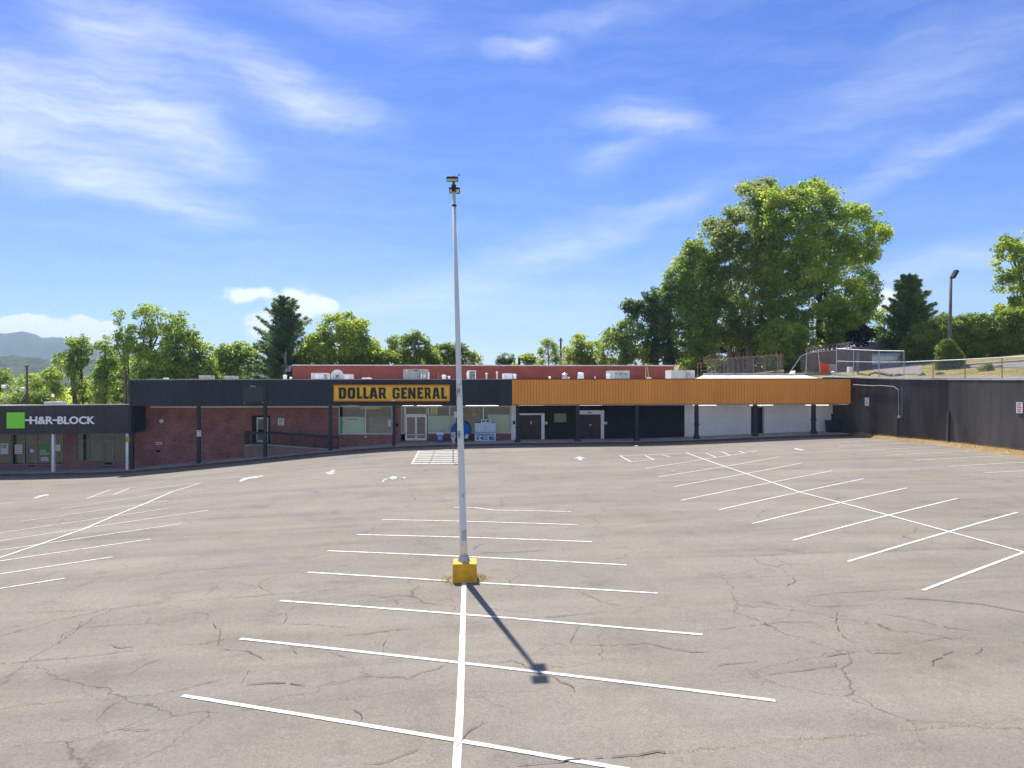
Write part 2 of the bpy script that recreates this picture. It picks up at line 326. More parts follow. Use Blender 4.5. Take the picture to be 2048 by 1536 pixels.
# ------------------------------------------------------------------ mesh builder and object tagging
ORG = {}
class MB:
    def __init__(s): s.v = []; s.f = []
    def quad(s, *p):
        n = len(s.v); s.v += [tuple(map(float, q)) for q in p]; s.f.append(tuple(range(n, n + len(p)))); return s
    def box(s, x0, x1, y0, y1, z0, z1):
        n = len(s.v); s.v += [(x, y, z) for z in (z0, z1) for y in (y0, y1) for x in (x0, x1)]
        s.f += [tuple(n + i for i in q) for q in ((0, 2, 3, 1), (4, 5, 7, 6), (0, 1, 5, 4), (2, 6, 7, 3), (0, 4, 6, 2), (1, 3, 7, 5))]; return s
    def hexa(s, p):                                  # 8 points, bottom four then top four, each in ring order
        n = len(s.v); s.v += [tuple(map(float, q)) for q in p]
        s.f += [tuple(n + i for i in q) for q in ((3, 2, 1, 0), (4, 5, 6, 7), (0, 1, 5, 4), (1, 2, 6, 5), (2, 3, 7, 6), (3, 0, 4, 7))]; return s
    def tube(s, pts, r, n=8, cap=True):
        pts = [Vector(tuple(map(float, p))) for p in pts]; rs = r if isinstance(r, (list, tuple)) else [r] * len(pts); rings = []
        for i, p in enumerate(pts):
            d = (pts[min(i + 1, len(pts) - 1)] - pts[max(i - 1, 0)]).normalized()
            a = d.orthogonal().normalized() if abs(d.z) < .98 else (Vector((0, 1, 0)) - d * d.y).normalized(); b = d.cross(a)
            k = len(s.v); s.v += [tuple(p + (a * math.cos(2 * math.pi * j / n) + b * math.sin(2 * math.pi * j / n)) * rs[i]) for j in range(n)]; rings.append(k)
        for k0, k1 in zip(rings, rings[1:]): s.f += [(k0 + j, k0 + (j + 1) % n, k1 + (j + 1) % n, k1 + j) for j in range(n)]
        if cap: s.f += [tuple(rings[0] + j for j in range(n))[::-1], tuple(rings[-1] + j for j in range(n))]
        return s
    def lathe(s, c, prof, n=16, sx=1, sy=1):
        ks = []
        for r, z in prof:
            ks.append(len(s.v)); s.v += [(c[0] + sx * r * math.cos(2 * math.pi * j / n), c[1] + sy * r * math.sin(2 * math.pi * j / n), c[2] + z) for j in range(n)]
        for a, b in zip(ks, ks[1:]): s.f += [(a + j, a + (j + 1) % n, b + (j + 1) % n, b + j) for j in range(n)]
        s.f += [tuple(ks[0] + j for j in range(n))[::-1], tuple(ks[-1] + j for j in range(n))]; return s
    def px(s, x0, x1, y0, y1, Y, dep):               # a box whose front face covers that patch of the photo at distance Y
        xm = (x0 + x1) / 2; return s.box(ux(x0, Y), ux(x1, Y), Y, Y + dep, uz(xm, y1, Y), uz(xm, y0, Y))
    def build(s, name, m, parent=None, smooth=False, kind=None, bevel=0, loc=None, label=None):
        me = bpy.data.meshes.new(name)
        if parent is not None: o0 = ORG[parent.name]
        elif loc is not None: o0 = tuple(loc)
        else: a = np.array(s.v); o0 = ((a[:, 0].min() + a[:, 0].max()) / 2, (a[:, 1].min() + a[:, 1].max()) / 2, a[:, 2].min())
        me.from_pydata([(x - o0[0], y - o0[1], z - o0[2]) for x, y, z in s.v], [], s.f); me.update()
        if smooth: me.polygons.foreach_set('use_smooth', [True] * len(me.polygons))
        o = bpy.data.objects.new(name, me); COL.objects.link(o); me.materials.append(MATS[m])
        if parent is not None: o.parent = parent
        else: o.location = o0
        ORG[o.name] = o0
        if kind: o['kind'] = kind
        if label: o['label'] = label
        if bevel:
            b = o.modifiers.new('bevel', 'BEVEL'); b.width = bevel; b.segments = 2; b.limit_method = 'ANGLE'
        return o
def thing(name, label, cat, loc, group=None):
    o = bpy.data.objects.new(name, None); COL.objects.link(o); o.location = tuple(map(float, loc)); o.empty_display_size = .3
    ORG[o.name] = tuple(map(float, loc)); o['label'] = label; o['category'] = cat
    if group: o['group'] = group
    return o
def tag(o, label, cat, group=None):
    o['label'] = label; o['category'] = cat
    if group: o['group'] = group
    return o
def struct(mb, name, m, **k): return mb.build(name, m, kind='structure', loc=(0, 0, 0), **k)
def curve_mesh(cu):
    o = bpy.data.objects.new('tmp', cu); COL.objects.link(o); dg = bpy.context.evaluated_depsgraph_get()
    me = bpy.data.meshes.new_from_object(o.evaluated_get(dg)); bpy.data.objects.remove(o); bpy.data.curves.remove(cu)
    v = [tuple(q.co) for q in me.vertices]; f = [tuple(p.vertices) for p in me.polygons]; bpy.data.meshes.remove(me); return v, f
def glyphs(text, x0, x1, z0, z1, Y, dep, bold=.02):
    """lettering in the plane y=Y (read from the front), one MB per letter, fitted to the given box"""
    cu = bpy.data.curves.new('t', 'FONT'); cu.body = text; cu.size = 1; cu.extrude = .5; cu.offset = bold; cu.resolution_u = 3
    v, f = curve_mesh(cu)
    a = np.array(v); lo, hi = a.min(0), a.max(0)
    P = [(x0 + (p[0] - lo[0]) / (hi[0] - lo[0]) * (x1 - x0), Y - (p[2] - lo[2]) / (hi[2] - lo[2]) * dep, z0 + (p[1] - lo[1]) / (hi[1] - lo[1]) * (z1 - z0)) for p in v]
    par = list(range(len(P)))
    def fd(i):
        while par[i] != i: par[i] = par[par[i]]; i = par[i]
        return i
    key = {}
    for i, p in enumerate(v):
        k = (round(p[0], 4), round(p[1], 4))
        if k in key: par[fd(i)] = fd(key[k])
        else: key[k] = i
    for q in f:
        for i in q[1:]: par[fd(i)] = fd(q[0])
    gs = {}
    for q in f: gs.setdefault(fd(q[0]), []).append(q)
    out = []
    for fs in gs.values():
        m = MB(); mp = {}
        for q in fs:
            for i in q:
                if i not in mp: mp[i] = len(m.v); m.v.append(P[i])
            m.f.append(tuple(mp[i] for i in q))
        out.append(m)
    return sorted(out, key=lambda m: min(p[0] for p in m.v))
def polyglyph(rings, x0, x1, z0, z1, Y, dep, w):
    cu = bpy.data.curves.new('g', 'CURVE'); cu.dimensions = '2D'; cu.fill_mode = 'BOTH'; cu.extrude = .5
    for rg in rings:
        sp = cu.splines.new('POLY'); sp.points.add(len(rg) - 1); sp.use_cyclic_u = True
        for p, q in zip(sp.points, rg): p.co = (*q, 0, 1)
    v, f = curve_mesh(cu); m = MB(); xs = [p[0] for p in v]; a, b = min(xs), max(xs)
    m.v = [(x0 + (p[0] - a) / (b - a) * (x1 - x0), Y - (p[2] + .5) * dep, z0 + p[1] * (z1 - z0)) for p in v]; m.f = f; return m
# ------------------------------------------------------------------ ground
def sheet(name, m, xs, ys, fn, smooth=True):
    X, Y = np.meshgrid(xs, ys); Z = fn(X, Y)
    mb = MB(); mb.v = list(zip(X.ravel().tolist(), Y.ravel().tolist(), np.asarray(Z).ravel().tolist())); n = len(xs)
    mb.f = [(j * n + i, j * n + i + 1, (j + 1) * n + i + 1, (j + 1) * n + i) for j in range(len(ys) - 1) for i in range(n - 1)]
    return struct(mb, name, m, smooth=smooth)
sheet('parking_lot', 'asphalt', np.arange(-90, 36.41, .8), np.append(np.arange(-70, 61.9, .8), YK), lambda X, Y: gz(X, Y))
xs_w = np.append(np.arange(-90, 33.0, .8), 33.4)
sheet('sidewalk', 'concrete', xs_w, np.array([YK + .16, 63.4, 64.5, 65.5, YW + .3]), lambda X, Y: walk(X) + (Y - YK) * .012)
mb = MB()
for a, b in zip(xs_w, xs_w[1:]):
    za, zb = walk(a) + .004, walk(b) + .004
    mb.hexa([(a, YK, za - .5), (b, YK, zb - .5), (b, YK + .16, zb - .5), (a, YK + .16, za - .5), (a, YK, za), (b, YK, zb), (b, YK + .16, zb), (a, YK + .16, za)])
struct(mb, 'kerb', 'kerb_brick')
# the higher ground behind the retaining wall, the land behind the shops, the valley
Ys = np.concatenate([np.arange(-60, 82.1, 2)]); mb = MB(); U = np.concatenate([[0, .6, 1.4], np.arange(3, 40, 2.5), np.arange(42, 200, 12)])
for Y in Ys:
    for u in U: mb.v.append((float(wallx(Y) + .1 + u), float(Y), float(uzf(wallx(Y) + .1 + u, Y)) if Y < 66 else float(max(uzf(wallx(Y) + .1 + u, Y), CAMZ + .3))))
n = len(U); mb.f = [(j * n + i, j * n + i + 1, (j + 1) * n + i + 1, (j + 1) * n + i) for j in range(len(Ys) - 1) for i in range(n - 1)]
struct(mb, 'upper_ground', 'dry_grass', smooth=True)
def behind(X, Y):
    z = uzf(X, Y); return np.where(X < 20, np.minimum(z, CAMZ - 3.2 + .05 * np.minimum(X, 0) - .02 * (Y - 82)), z)
sheet('hill_ground', 'dry_grass', np.concatenate([np.arange(-320, 30, 14), np.arange(30, 120, 5), np.arange(130, 320, 14)]), np.concatenate([np.arange(82, 120, 3), np.arange(125, 420, 16)]), lambda X, Y: np.where(X < -10, np.maximum(behind(X, Y), -14), behind(X, Y)))
mb = MB(); mb.quad((-9000, -400, -14.5), (9000, -400, -14.5), (9000, 9000, -14.5), (-9000, 9000, -14.5)); struct(mb, 'valley_floor', 'valley_green')
def ridge(name, m, pts, D, deepness, seed, base=-20, amp=.05, nd=16, rough=0.0):
    xs = np.arange(-700, 1500, 8.0); px_, py_ = zip(*pts); yy = np.interp(xs, px_, py_)
    r = np.random.default_rng(seed); ph = r.uniform(0, 6.28, (12, 2)); bump = r.normal(0, 1, (nd, len(xs))) * rough
    mb = MB()
    for j in range(nd):
        f = j / (nd - 1); Y = D + (f - .5) * deepness; prof = math.sin(min(f * 2, 1) * math.pi / 2) if f < .5 else 1 - .9 * (f - .5) * 2
        for i, x in enumerate(xs):
            top = uz(x, yy[i], D); X = ux(x, D)
            w = sum(math.sin(X / (D * .02 * (k + 1)) + f * 4 * (1 + k * .3) + ph[k, 0]) / (1.2 + k) for k in range(5)) if f < .5 else 0
            mb.v.append((X * (1 + (f - .5) * deepness / D * .6), Y, base + (top - base) * max(0, prof * (1 + amp * w * (1 - abs(f - .25) * 2) * (1 - prof) * 4)) + bump[j, i]))
    n = len(xs); mb.f = [(j * n + i, j * n + i + 1, (j + 1) * n + i + 1, (j + 1) * n + i) for j in range(nd - 1) for i in range(n - 1)]
    return struct(mb, name, m, smooth=True)
ridge('mountain', 'mountain_green', [(-700, 720), (-420, 676), (-300, 690), (-160, 684), (-60, 676), (0, 668), (22, 667), (45, 664), (66, 666), (82, 673), (100, 676), (125, 675), (150, 680), (170, 684), (200, 691), (240, 702), (330, 715), (500, 733), (900, 752), (1500, 756)], 3000, 1100, 3, amp=.16, nd=26, rough=1.5)
ridge('far_hills', 'hill_green', [(-700, 722), (-300, 712), (0, 716), (38, 713), (66, 717), (100, 721), (130, 726), (180, 722), (300, 735), (460, 732), (700, 742), (1500, 750)], 1050, 420, 5, amp=.06, nd=40, rough=1.6)
# street, driveway on the upper ground (thin sheets with their own kerb)
def draped(name, m, poly, fn, lift, sub=3):
    mb = MB()
    def P(q):
        z = float(fn(q[0], q[1])) + lift; return (q[0], q[1], z)
    n = 10
    a, b, c, d = [np.array(p[:2]) for p in poly]
    g = [[a * (1 - i / n) * (1 - j / n) + b * (i / n) * (1 - j / n) + c * (i / n) * (j / n) + d * (1 - i / n) * (j / n) for i in range(n + 1)] for j in range(n + 1)]
    for j in range(n):
        for i in range(n): mb.quad(P(g[j][i]), P(g[j][i + 1]), P(g[j + 1][i + 1]), P(g[j + 1][i]))
    return struct(mb, name, m)
mbs = MB(); Yr = np.arange(0, 73, 2.0)
for a, b in zip(Yr, Yr[1:]):
    q = [(wallx(a) + .5, a), (wallx(a) + 1.9, a), (wallx(b) + 1.9, b), (wallx(b) + .5, b)]
    mbs.quad(*[(x, y, float(uzf(x, y)) + .03) for x, y in q])
struct(mbs, 'upper_street', 'street_asphalt')
def updrape(name, m, pix, lift):
    return draped(name, m, [uat(*p) for p in pix], uzf, lift)
updrape('driveway', 'street_asphalt', [(1905, 735), (2110, 737), (2110, 720), (1960, 730)], .05)
updrape('back_street', 'street_asphalt', [(1756, 749), (1845, 749), (1842, 729), (1735, 731)], .05)
k0, k1 = uat(1935, 731), uat(2110, 719); mb = MB()
mb.hexa([(k0[0], k0[1], k0[2] - .2), (k1[0], k1[1], k1[2] - .2), (k1[0] - .1, k1[1] + .3, k1[2] - .2), (k0[0] - .1, k0[1] + .3, k0[2] - .2), (k0[0], k0[1], k0[2] + .16), (k1[0], k1[1], k1[2] + .16), (k1[0] - .1, k1[1] + .3, k1[2] + .18), (k0[0] - .1, k0[1] + .3, k0[2] + .18)])
struct(mb, 'driveway_kerb', 'concrete')

# ------------------------------------------------------------------ painted markings
def ribbon(mb, P, Q, w, lift, fn=gz, jit=0):
    P, Q = np.array(P[:2]), np.array(Q[:2]); L = np.linalg.norm(Q - P); n = max(2, int(L / .5) + 1); d = (Q - P) / max(L, 1e-6); nn = np.array((-d[1], d[0])) * w / 2
    pr = None
    for i in range(n):
        c = P + (Q - P) * i / (n - 1); l, r = c + nn * (1 + rnd.uniform(-jit, jit)), c - nn * (1 + rnd.uniform(-jit, jit))
        cur = (len(mb.v), len(mb.v) + 1); mb.v += [(float(q[0]), float(q[1]), float(fn(q[0], q[1])) + lift) for q in (l, r)]
        if pr: mb.f.append((pr[0], pr[1], cur[1], cur[0]))
        pr = cur
def gpt(p): 
    q = gat(*p)
    return q
LIFT = [.010]
def line(pts, w=.098, m='paint_line', nm='parking_line', lift=None):
    mb = MB(); P = [gpt(p) for p in pts]
    for a, b in zip(P, P[1:]): ribbon(mb, a, b, w, lift or LIFT[0], jit=.05)
    return struct(mb, nm, m)
for k, pts in enumerate([
    [(365, 1392), (1260, 1541)], [(480, 1278), (1551, 1402)], [(560, 1202), (1405, 1270)], [(615, 1145), (893, 1162)], [(957, 1166), (1315, 1187)], [(655, 1102), (1253, 1130.5)], [(714, 1069.5), (1184, 1084)],
    [(764, 1039.5), (1157, 1050)], [(908, 1015), (950, 1015.5), (985, 1020.5), (1142, 1023.5)],
    [(1290, 937), (1404, 919), (1516, 901.5)], [(1317, 954), (1558, 914)], [(1348, 973.5), (1604, 926)], [(1362, 1001), (1664, 941.5)], [(1438, 1020), (1728, 957.5)], [(1505, 1047.5), (1814, 976)],
    [(1586, 1081), (1914, 997.5)], [(1696, 1123.5), (2035, 1025)], [(1846, 1181), (2048, 1105), (2140, 1070)],
    [(1599, 879.5), (1735, 874)], [(1635, 886), (1776, 880.5)], [(1675.5, 893), (1817, 887)], [(1721.5, 901.5), (1882, 894)], [(1772.6, 911), (1936, 903)], [(1829.5, 921), (2006, 912)], [(1898, 933), (2070, 924)], [(1968, 946), (2085, 940)],
    [(111, 1019.6), (352, 982)], [(39, 1043.5), (335, 1001.5)], [(-80, 1078), (335, 1017.2)], [(-80, 1094.5), (417, 1020.6)], [(-80, 1113), (364, 1047.6)], [(-80, 1134.5), (302.5, 1078.4)], [(-80, 1161), (225.6, 1114)], [(-80, 1190.5), (129, 1157)],
    [(174, 997), (222, 979), (273, 975)], [(181, 994.7), (369, 968.4), (403, 966.6)], [(227, 989.5), (258, 977)], [(282, 971.8), (325, 963.6)],
    [(1240, 911.5), (1371, 905.7), (1516, 901)], [(1240, 911.5), (1262, 924)], [(1262, 924), (1310, 919)], [(1290, 911), (1308, 919.5)], [(1322.6, 909.5), (1340, 914)], [(1411, 906), (1433, 915)], [(1444, 904), (1461, 911)], [(1479.5, 902.5), (1490, 907)]]): line(pts)
LIFT[0] = .015
for pts in ([(928.5, 1164), (921, 1400), (912, 1560)], [(1373, 906), (1600, 985), (2048, 1105), (2140, 1128)], [(-80, 1145), (0, 1116), (66.6, 1093.8), (164, 1060), (239, 1028), (290.5, 1007.7), (345, 983.7), (400, 967)]): line(pts, .115)
LIFT[0] = .010
ys = [902.5, 905.5, 908.6, 911.8, 915.2, 918.8, 922.6, 927]
for i, y in enumerate(ys):                                   # hatched no-parking bay
    l = 838 - (y - 902.5) * .54; g0 = 869 - (y - 902.5) * .4
    line([(l, y + .5), (g0 - 1, y + .3)], .36, nm='hatch_stripe'); line([(g0 + 1.5, y + .3), (918, y)], .36, nm='hatch_stripe')
for y in (891, 895, 899): line([(845, y + .4), (920, y)], .2, 'worn_paint', 'hatch_stripe')
line([(838, 902), (824, 928)], .12, nm='hatch_stripe', lift=.02)
def ground_poly(polys, m='worn_paint', nm='direction_arrow'):
    mb = MB()
    for k, poly in enumerate(polys):
        P = [gpt(p) for p in poly]; mb.quad(*[(p[0], p[1], float(gz(p[0], p[1])) + .014 + .004 * k) for p in P])
    return struct(mb, nm, m)
ground_poly([[(478, 962.5), (487, 956), (504, 954), (512, 956.5), (497, 958), (482, 964)], [(505, 953.6), (527, 951), (525, 954), (512, 956.4)]])
ground_poly([[(649, 946), (656, 945), (664, 946.5), (675, 945), (660, 950)], [(657, 945), (666, 940), (672, 941), (665, 946)]])
ground_poly([[(763, 964.5), (767, 959.5), (775, 956.5), (776, 958), (769, 961), (767, 965)], [(778, 956), (786, 952.5), (794, 954), (793, 958), (784, 960)], [(797, 955.5), (808, 954.5), (812, 956.5), (809, 958.5), (806, 956)]])
ground_poly([[(1147, 917.5), (1158, 913.2), (1172, 917), (1164, 916.8), (1164, 921), (1156, 921), (1156, 917)]])
ground_poly([[(1586, 898), (1592, 896.5), (1599, 898), (1611, 900.5), (1603, 901.5), (1594, 900)]])
ground_poly([[(64, 998), (78, 991.5), (98, 988.5), (97, 991.5), (84, 993.5), (76, 996.5)]])
# cracks, seams and tyre marks traced over the lot
def off(pts, ox, oy, s=2.926): return [(ox + x / s, oy + y / s) for x, y in pts]
A_, B_, C_, D_ = (0, 1100), (700, 1100), (1350, 1100, 2.934), (1350, 860, 2.934)
CR = [(A_, [(1200, 295), (1600, 262), (1850, 240), (2100, 220)], 1.2), (A_, [(-60, 668), (100, 660), (240, 648), (450, 630), (780, 590)], 1.4), (A_, [(560, 1000), (640, 920), (740, 865)], 1.1), (A_, [(1440, 790), (1600, 780), (1790, 797)], 2.6),
  (A_, [(1880, 795), (2048, 765)], 1), (A_, [(920, 172), (930, 148), (1020, 125), (1030, 110)], 1), (A_, [(770, 152), (1020, 130), (1400, 98), (1850, 70)], 1), (A_, [(1210, 265), (1315, 178)], 1), (A_, [(1315, 190), (1510, 212), (1600, 262)], .9), (A_, [(1510, 212), (1535, 180), (1640, 150)], .9),
  (A_, [(1130, 365), (1220, 380), (1205, 405)], 1), (A_, [(1250, 425), (1265, 460), (1290, 480), (1285, 520), (1280, 575)], 1.5), (A_, [(1280, 580), (1460, 595), (1550, 648)], 1.6), (A_, [(350, 520), (370, 495), (465, 455), (470, 430)], 1.3), (A_, [(745, 735), (850, 670), (980, 625)], 1.1),
  (A_, [(640, 555), (680, 572), (780, 573)], 1.4), (A_, [(1610, 440), (1660, 430), (1680, 400), (1670, 375)], 1.1), (A_, [(1660, 430), (1900, 445), (2048, 455)], .9), (A_, [(1410, 785), (1470, 690)], 1.2), (A_, [(-40, 800), (55, 765)], 1.5), (A_, [(20, 750), (140, 680)], 1.4), (A_, [(690, 1045), (800, 1060), (880, 1055)], 1),
  (A_, [(480, 455), (870, 430), (960, 436)], .8), (A_, [(850, 430), (875, 395)], .9), (A_, [(1600, 400), (1740, 325)], .8), (A_, [(1690, 555), (1740, 610)], 1), (A_, [(1920, 595), (2040, 640)], 1), (A_, [(1000, 830), (1130, 800), (1300, 760)], .9),
  (B_, [(-60, 505), (380, 465)], 1.1), (B_, [(850, 410), (1190, 395), (1500, 360)], 1), (B_, [(0, 755), (60, 738), (280, 745), (335, 758), (430, 715), (540, 680), (610, 678)], 1.2), (B_, [(0, 265), (110, 262), (200, 280), (270, 268), (380, 272), (430, 310), (610, 335)], 1), (B_, [(1180, 738), (1230, 775), (1310, 810), (1315, 855)], 1.8),
  (B_, [(1335, 240), (1460, 300), (1600, 335)], 1.2), (B_, [(970, 1265), (1250, 1240), (1430, 1220)], 1.6), (B_, [(1430, 1220), (1680, 1205), (1850, 1190)], 3), (B_, [(1300, 555), (1500, 560), (1720, 545), (1800, 560), (1900, 590), (2048, 600)], 1.2), (B_, [(1345, 450), (1290, 530), (1300, 555)], 1),
  (B_, [(20, 935), (60, 960), (65, 1000)], 1.8), (B_, [(605, 1180), (660, 1110), (700, 1060), (780, 1010)], 1.2), (B_, [(195, 595), (215, 530)], 1), (B_, [(830, 660), (960, 650), (1110, 720), (1180, 738)], 1), (B_, [(600, 360), (615, 335)], 1.3), (B_, [(70, 1255), (180, 1250), (400, 1170)], .8),
  (C_, [(460, 40), (490, 78), (590, 95), (660, 135)], 1.2), (C_, [(690, 155), (710, 185), (650, 215)], 1.8), (C_, [(780, 272), (1000, 250), (1400, 230)], 1), (C_, [(680, 290), (840, 335), (1050, 328), (1185, 320)], 1.2), (C_, [(895, 335), (950, 370), (940, 420), (970, 480), (1000, 520), (1055, 555)], 1.5),
  (C_, [(250, 470), (500, 440), (640, 425), (800, 425), (870, 460)], 1.1), (C_, [(1150, 365), (1350, 395), (1600, 460), (1820, 480)], 1.2), (C_, [(1100, 575), (1160, 610), (1190, 605), (1410, 612)], 1.2), (C_, [(880, 630), (950, 615), (1050, 600)], 1.6), (C_, [(540, 735), (700, 715), (870, 690), (945, 685), (942, 660)], 1.1),
  (C_, [(1500, 690), (1510, 660), (1570, 620), (1630, 595)], 1.8), (C_, [(1740, 620), (1800, 580)], 1.3), (C_, [(1050, 850), (1110, 880), (1160, 920)], 1.1), (C_, [(0, 580), (90, 600), (200, 605)], 1.3), (C_, [(240, 685), (420, 660), (480, 655)], 1), (C_, [(430, 715), (490, 755)], 1), (C_, [(1950, 530), (2060, 550)], 1.2),
  (D_, [(0, 518), (300, 505), (600, 482)], 1), (D_, [(260, 745), (600, 735), (900, 715)], 1), (D_, [(300, 600), (500, 590), (900, 560)], .8), (D_, [(1260, 437), (1420, 425), (1900, 400), (2060, 388)], 1), (D_, [(1780, 512), (1920, 496)], 2), (D_, [(-700, 590), (-300, 560), (0, 520)], .8)]
def jag(pts, amp, step=.10):
    out = [np.array(pts[0][:2])]
    for a, b in zip(pts, pts[1:]):
        a, b = np.array(a[:2]), np.array(b[:2]); L = np.linalg.norm(b - a); n = max(1, int(L / step)); nn = np.array((-(b - a)[1], (b - a)[0])) / max(L, 1e-6); w = 0
        for i in range(1, n + 1):
            w = w * .75 + rnd.gauss(0, amp); out.append(a + (b - a) * i / n + nn * (w if i < n else 0))
    return out
mb = MB()
for o, pts, w in CR:
    P = [gpt(p) for p in off(pts, *o)]; J = jag(P, .016); ww = w ** .55 * .0048; pr = None
    for i, c in enumerate(J):
        d = J[min(i + 1, len(J) - 1)] - J[max(i - 1, 0)]; d = d / max(1e-6, np.linalg.norm(d)); e = math.sin(math.pi * (i + .35) / (len(J) + .35)) ** .4
        h = max(.15, e * rnd.uniform(.4, 1.25)) * ww * (1 + .9 * abs(d[0])); q = [c + np.array((-d[1], d[0])) * h * s for s in (1, -1)]
        cur = (len(mb.v), len(mb.v) + 1); mb.v += [(float(p[0]), float(p[1]), float(gz(p[0], p[1])) + .019) for p in q]
        if pr and rnd.random() > .05: mb.f.append((pr[0], pr[1], cur[1], cur[0]))
        pr = cur
mb.build('pavement_crack', 'crack', kind='stuff', loc=(0, 0, 0))
mb = MB()
for pts, w in ((off([(1340, 285), (1500, 292), (1800, 320), (2080, 372)], *C_), .03), ([(965, 1106.5), (1030, 1105), (1090, 1101)], .03), ([(380, 1275), (500, 1262), (640, 1250)], .0)):
    P = [gpt(p) for p in pts]
    if w:
        for a, b in zip(P, P[1:]): ribbon(mb, a, b, w, .021, jit=.3)
struct(mb, 'tyre_mark', 'tyre_mark')
SEAMS = [(A_, [(40, 378), (560, 350), (720, 340), (900, 315), (1200, 295)], 1), (A_, [(850, 573), (1200, 550), (1320, 525)], 1.2), (A_, [(-40, 938), (150, 910), (450, 880), (680, 862), (900, 850), (1050, 820), (1130, 805)], .8), (B_, [(480, 455), (560, 450), (720, 425), (860, 390)], .9), (B_, [(1500, 360), (1610, 340), (2048, 320)], .6),
  (C_, [(-300, 1230), (0, 1190), (300, 1155), (500, 1135), (900, 1100), (1200, 1080), (1350, 1060), (1600, 1035), (1800, 1020), (2080, 998)], 1.6), (C_, [(1400, 230), (1600, 208), (1830, 190), (2080, 168)], 1.1), (D_, [(1590, 700), (1800, 745), (1930, 780), (2060, 815)], .9), (B_, [(1330, 440), (1350, 455)], .6), (B_, [(420, 185), (560, 188)], 1.2)]
def blades(pts_h, name, m='straw_blades', label=None, loc=(0, 0, 0)):
    """grass as single thin blades: list of (x, y, z, height)"""
    P = np.array(pts_h); n = len(P); a = NR.uniform(0, 6.283, n); lean = NR.uniform(.1, .9, n) * P[:, 3]
    wx = np.cos(a) * P[:, 3] * .05 + .002; wy = np.sin(a) * P[:, 3] * .05 + .002
    b = NR.uniform(0, 6.283, n); tip = np.stack([P[:, 0] + np.cos(b) * lean, P[:, 1] + np.sin(b) * lean, P[:, 2] + P[:, 3]], 1)
    l = np.stack([P[:, 0] - wx, P[:, 1] - wy, P[:, 2]], 1); r = np.stack([P[:, 0] + wx, P[:, 1] + wy, P[:, 2]], 1)
    return rawmesh(name, np.stack([l, r, tip], 1).reshape(-1, 3), 3, NR.uniform(0, 1, n), m, loc)
def rawmesh(name, V, k, tint, m, loc=(0, 0, 0), parent=None):
    me = bpy.data.meshes.new(name); n = len(V) // k
    V = V - np.array(ORG[parent.name] if parent is not None else loc)
    me.vertices.add(len(V)); me.vertices.foreach_set('co', V.astype(np.float32).ravel()); me.loops.add(len(V)); me.loops.foreach_set('vertex_index', np.arange(len(V), dtype=np.int32))
    me.polygons.add(n); me.polygons.foreach_set('loop_start', np.arange(0, n * k, k, dtype=np.int32)); me.polygons.foreach_set('loop_total', np.full(n, k, dtype=np.int32))
    at_ = me.attributes.new('tint', 'FLOAT', 'FACE'); at_.data.foreach_set('value', tint.astype(np.float32)); me.update(calc_edges=True); me.materials.append(MATS[m])
    o = bpy.data.objects.new(name, me); COL.objects.link(o)
    if parent is not None: o.parent = parent
    else: o.location = loc
    ORG[o.name] = loc if parent is None else ORG[parent.name]
    return o
bl = []
for o, pts, w in SEAMS:
    P = [gpt(p) for p in off(pts, *o)]
    for c in jag(P, .016, .010):
        for _ in range(3):
            if rnd.random() < .55 + .35 * math.sin(c[0] * 3.1 + c[1] * 5): bl.append((c[0] + rnd.gauss(0, .008), c[1] + rnd.gauss(0, .008), float(gz(c[0], c[1])) + .004, rnd.uniform(.006, .02) * w))
blades(bl, 'seam_grass')['kind'] = 'stuff'

# ------------------------------------------------------------------ retaining wall, its pipe, the dirt strip
wall = thing('retaining_wall', 'long dark painted concrete retaining wall at the right edge of the lot', 'wall', (35, 58, 0))
mb = MB(); mb2 = MB(); cap = MB(); Yv = [67.5, 66, 64, 61, 58, 55, 53, 49, 45, 40, 30, 15, 0, -60]
for a, b in zip(Yv, Yv[1:]):
    xa, xb, za, zb = wallx(a), wallx(b), walltop(a), walltop(b)
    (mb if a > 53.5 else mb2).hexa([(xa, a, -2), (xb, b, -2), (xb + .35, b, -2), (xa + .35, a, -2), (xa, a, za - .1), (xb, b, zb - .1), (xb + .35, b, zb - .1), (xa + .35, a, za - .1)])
    cap.hexa([(xa - .03, a, za - .1), (xb - .03, b, zb - .1), (xb + .4, b, zb - .1), (xa + .4, a, za - .1), (xa - .03, a, za), (xb - .03, b, zb), (xb + .4, b, zb), (xa + .4, a, za)])
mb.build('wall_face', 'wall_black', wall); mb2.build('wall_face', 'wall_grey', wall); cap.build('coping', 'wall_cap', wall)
def wpt(x, y, outset=.03):                                  # photo pixel -> the wall's face
    d = ray(x, y); best = None
    for t in np.arange(30, 75, .02):
        p = C0 + d * t
        if p[0] >= wallx(p[1]) - outset: return p
    return p
zb = lambda p, dz=0: (p[0], p[1], p[2] + dz)
bt = wpt(1897, 830); mb = MB()
mb.hexa([(bt[0] - .16, bt[1] - .12, .2), (bt[0] - .16, bt[1] + .12, .2), (bt[0] + .1, bt[1] + .12, .2), (bt[0] + .1, bt[1] - .12, .2), (bt[0] - .06, bt[1] - .12, uz(1897, 822, bt[1])), (bt[0] - .06, bt[1] + .12, uz(1897, 822, bt[1])), (bt[0] + .1, bt[1] + .12, uz(1897, 822, bt[1])), (bt[0] + .1, bt[1] - .12, uz(1897, 822, bt[1]))])
mb.build('buttress', 'wall_black', wall)
pipe = thing('wall_conduit', 'pale conduit running along the retaining wall and down to a junction box', 'pipe', wpt(1797, 872, .06))
P = [wpt(x, y, .06) for x, y in ((1706, 769), (1720, 770), (1745, 771.5), (1760, 771), (1788, 773), (1797, 780))]
MB().tube(P, .02, 6).build('pipe', 'cream_metal', pipe)
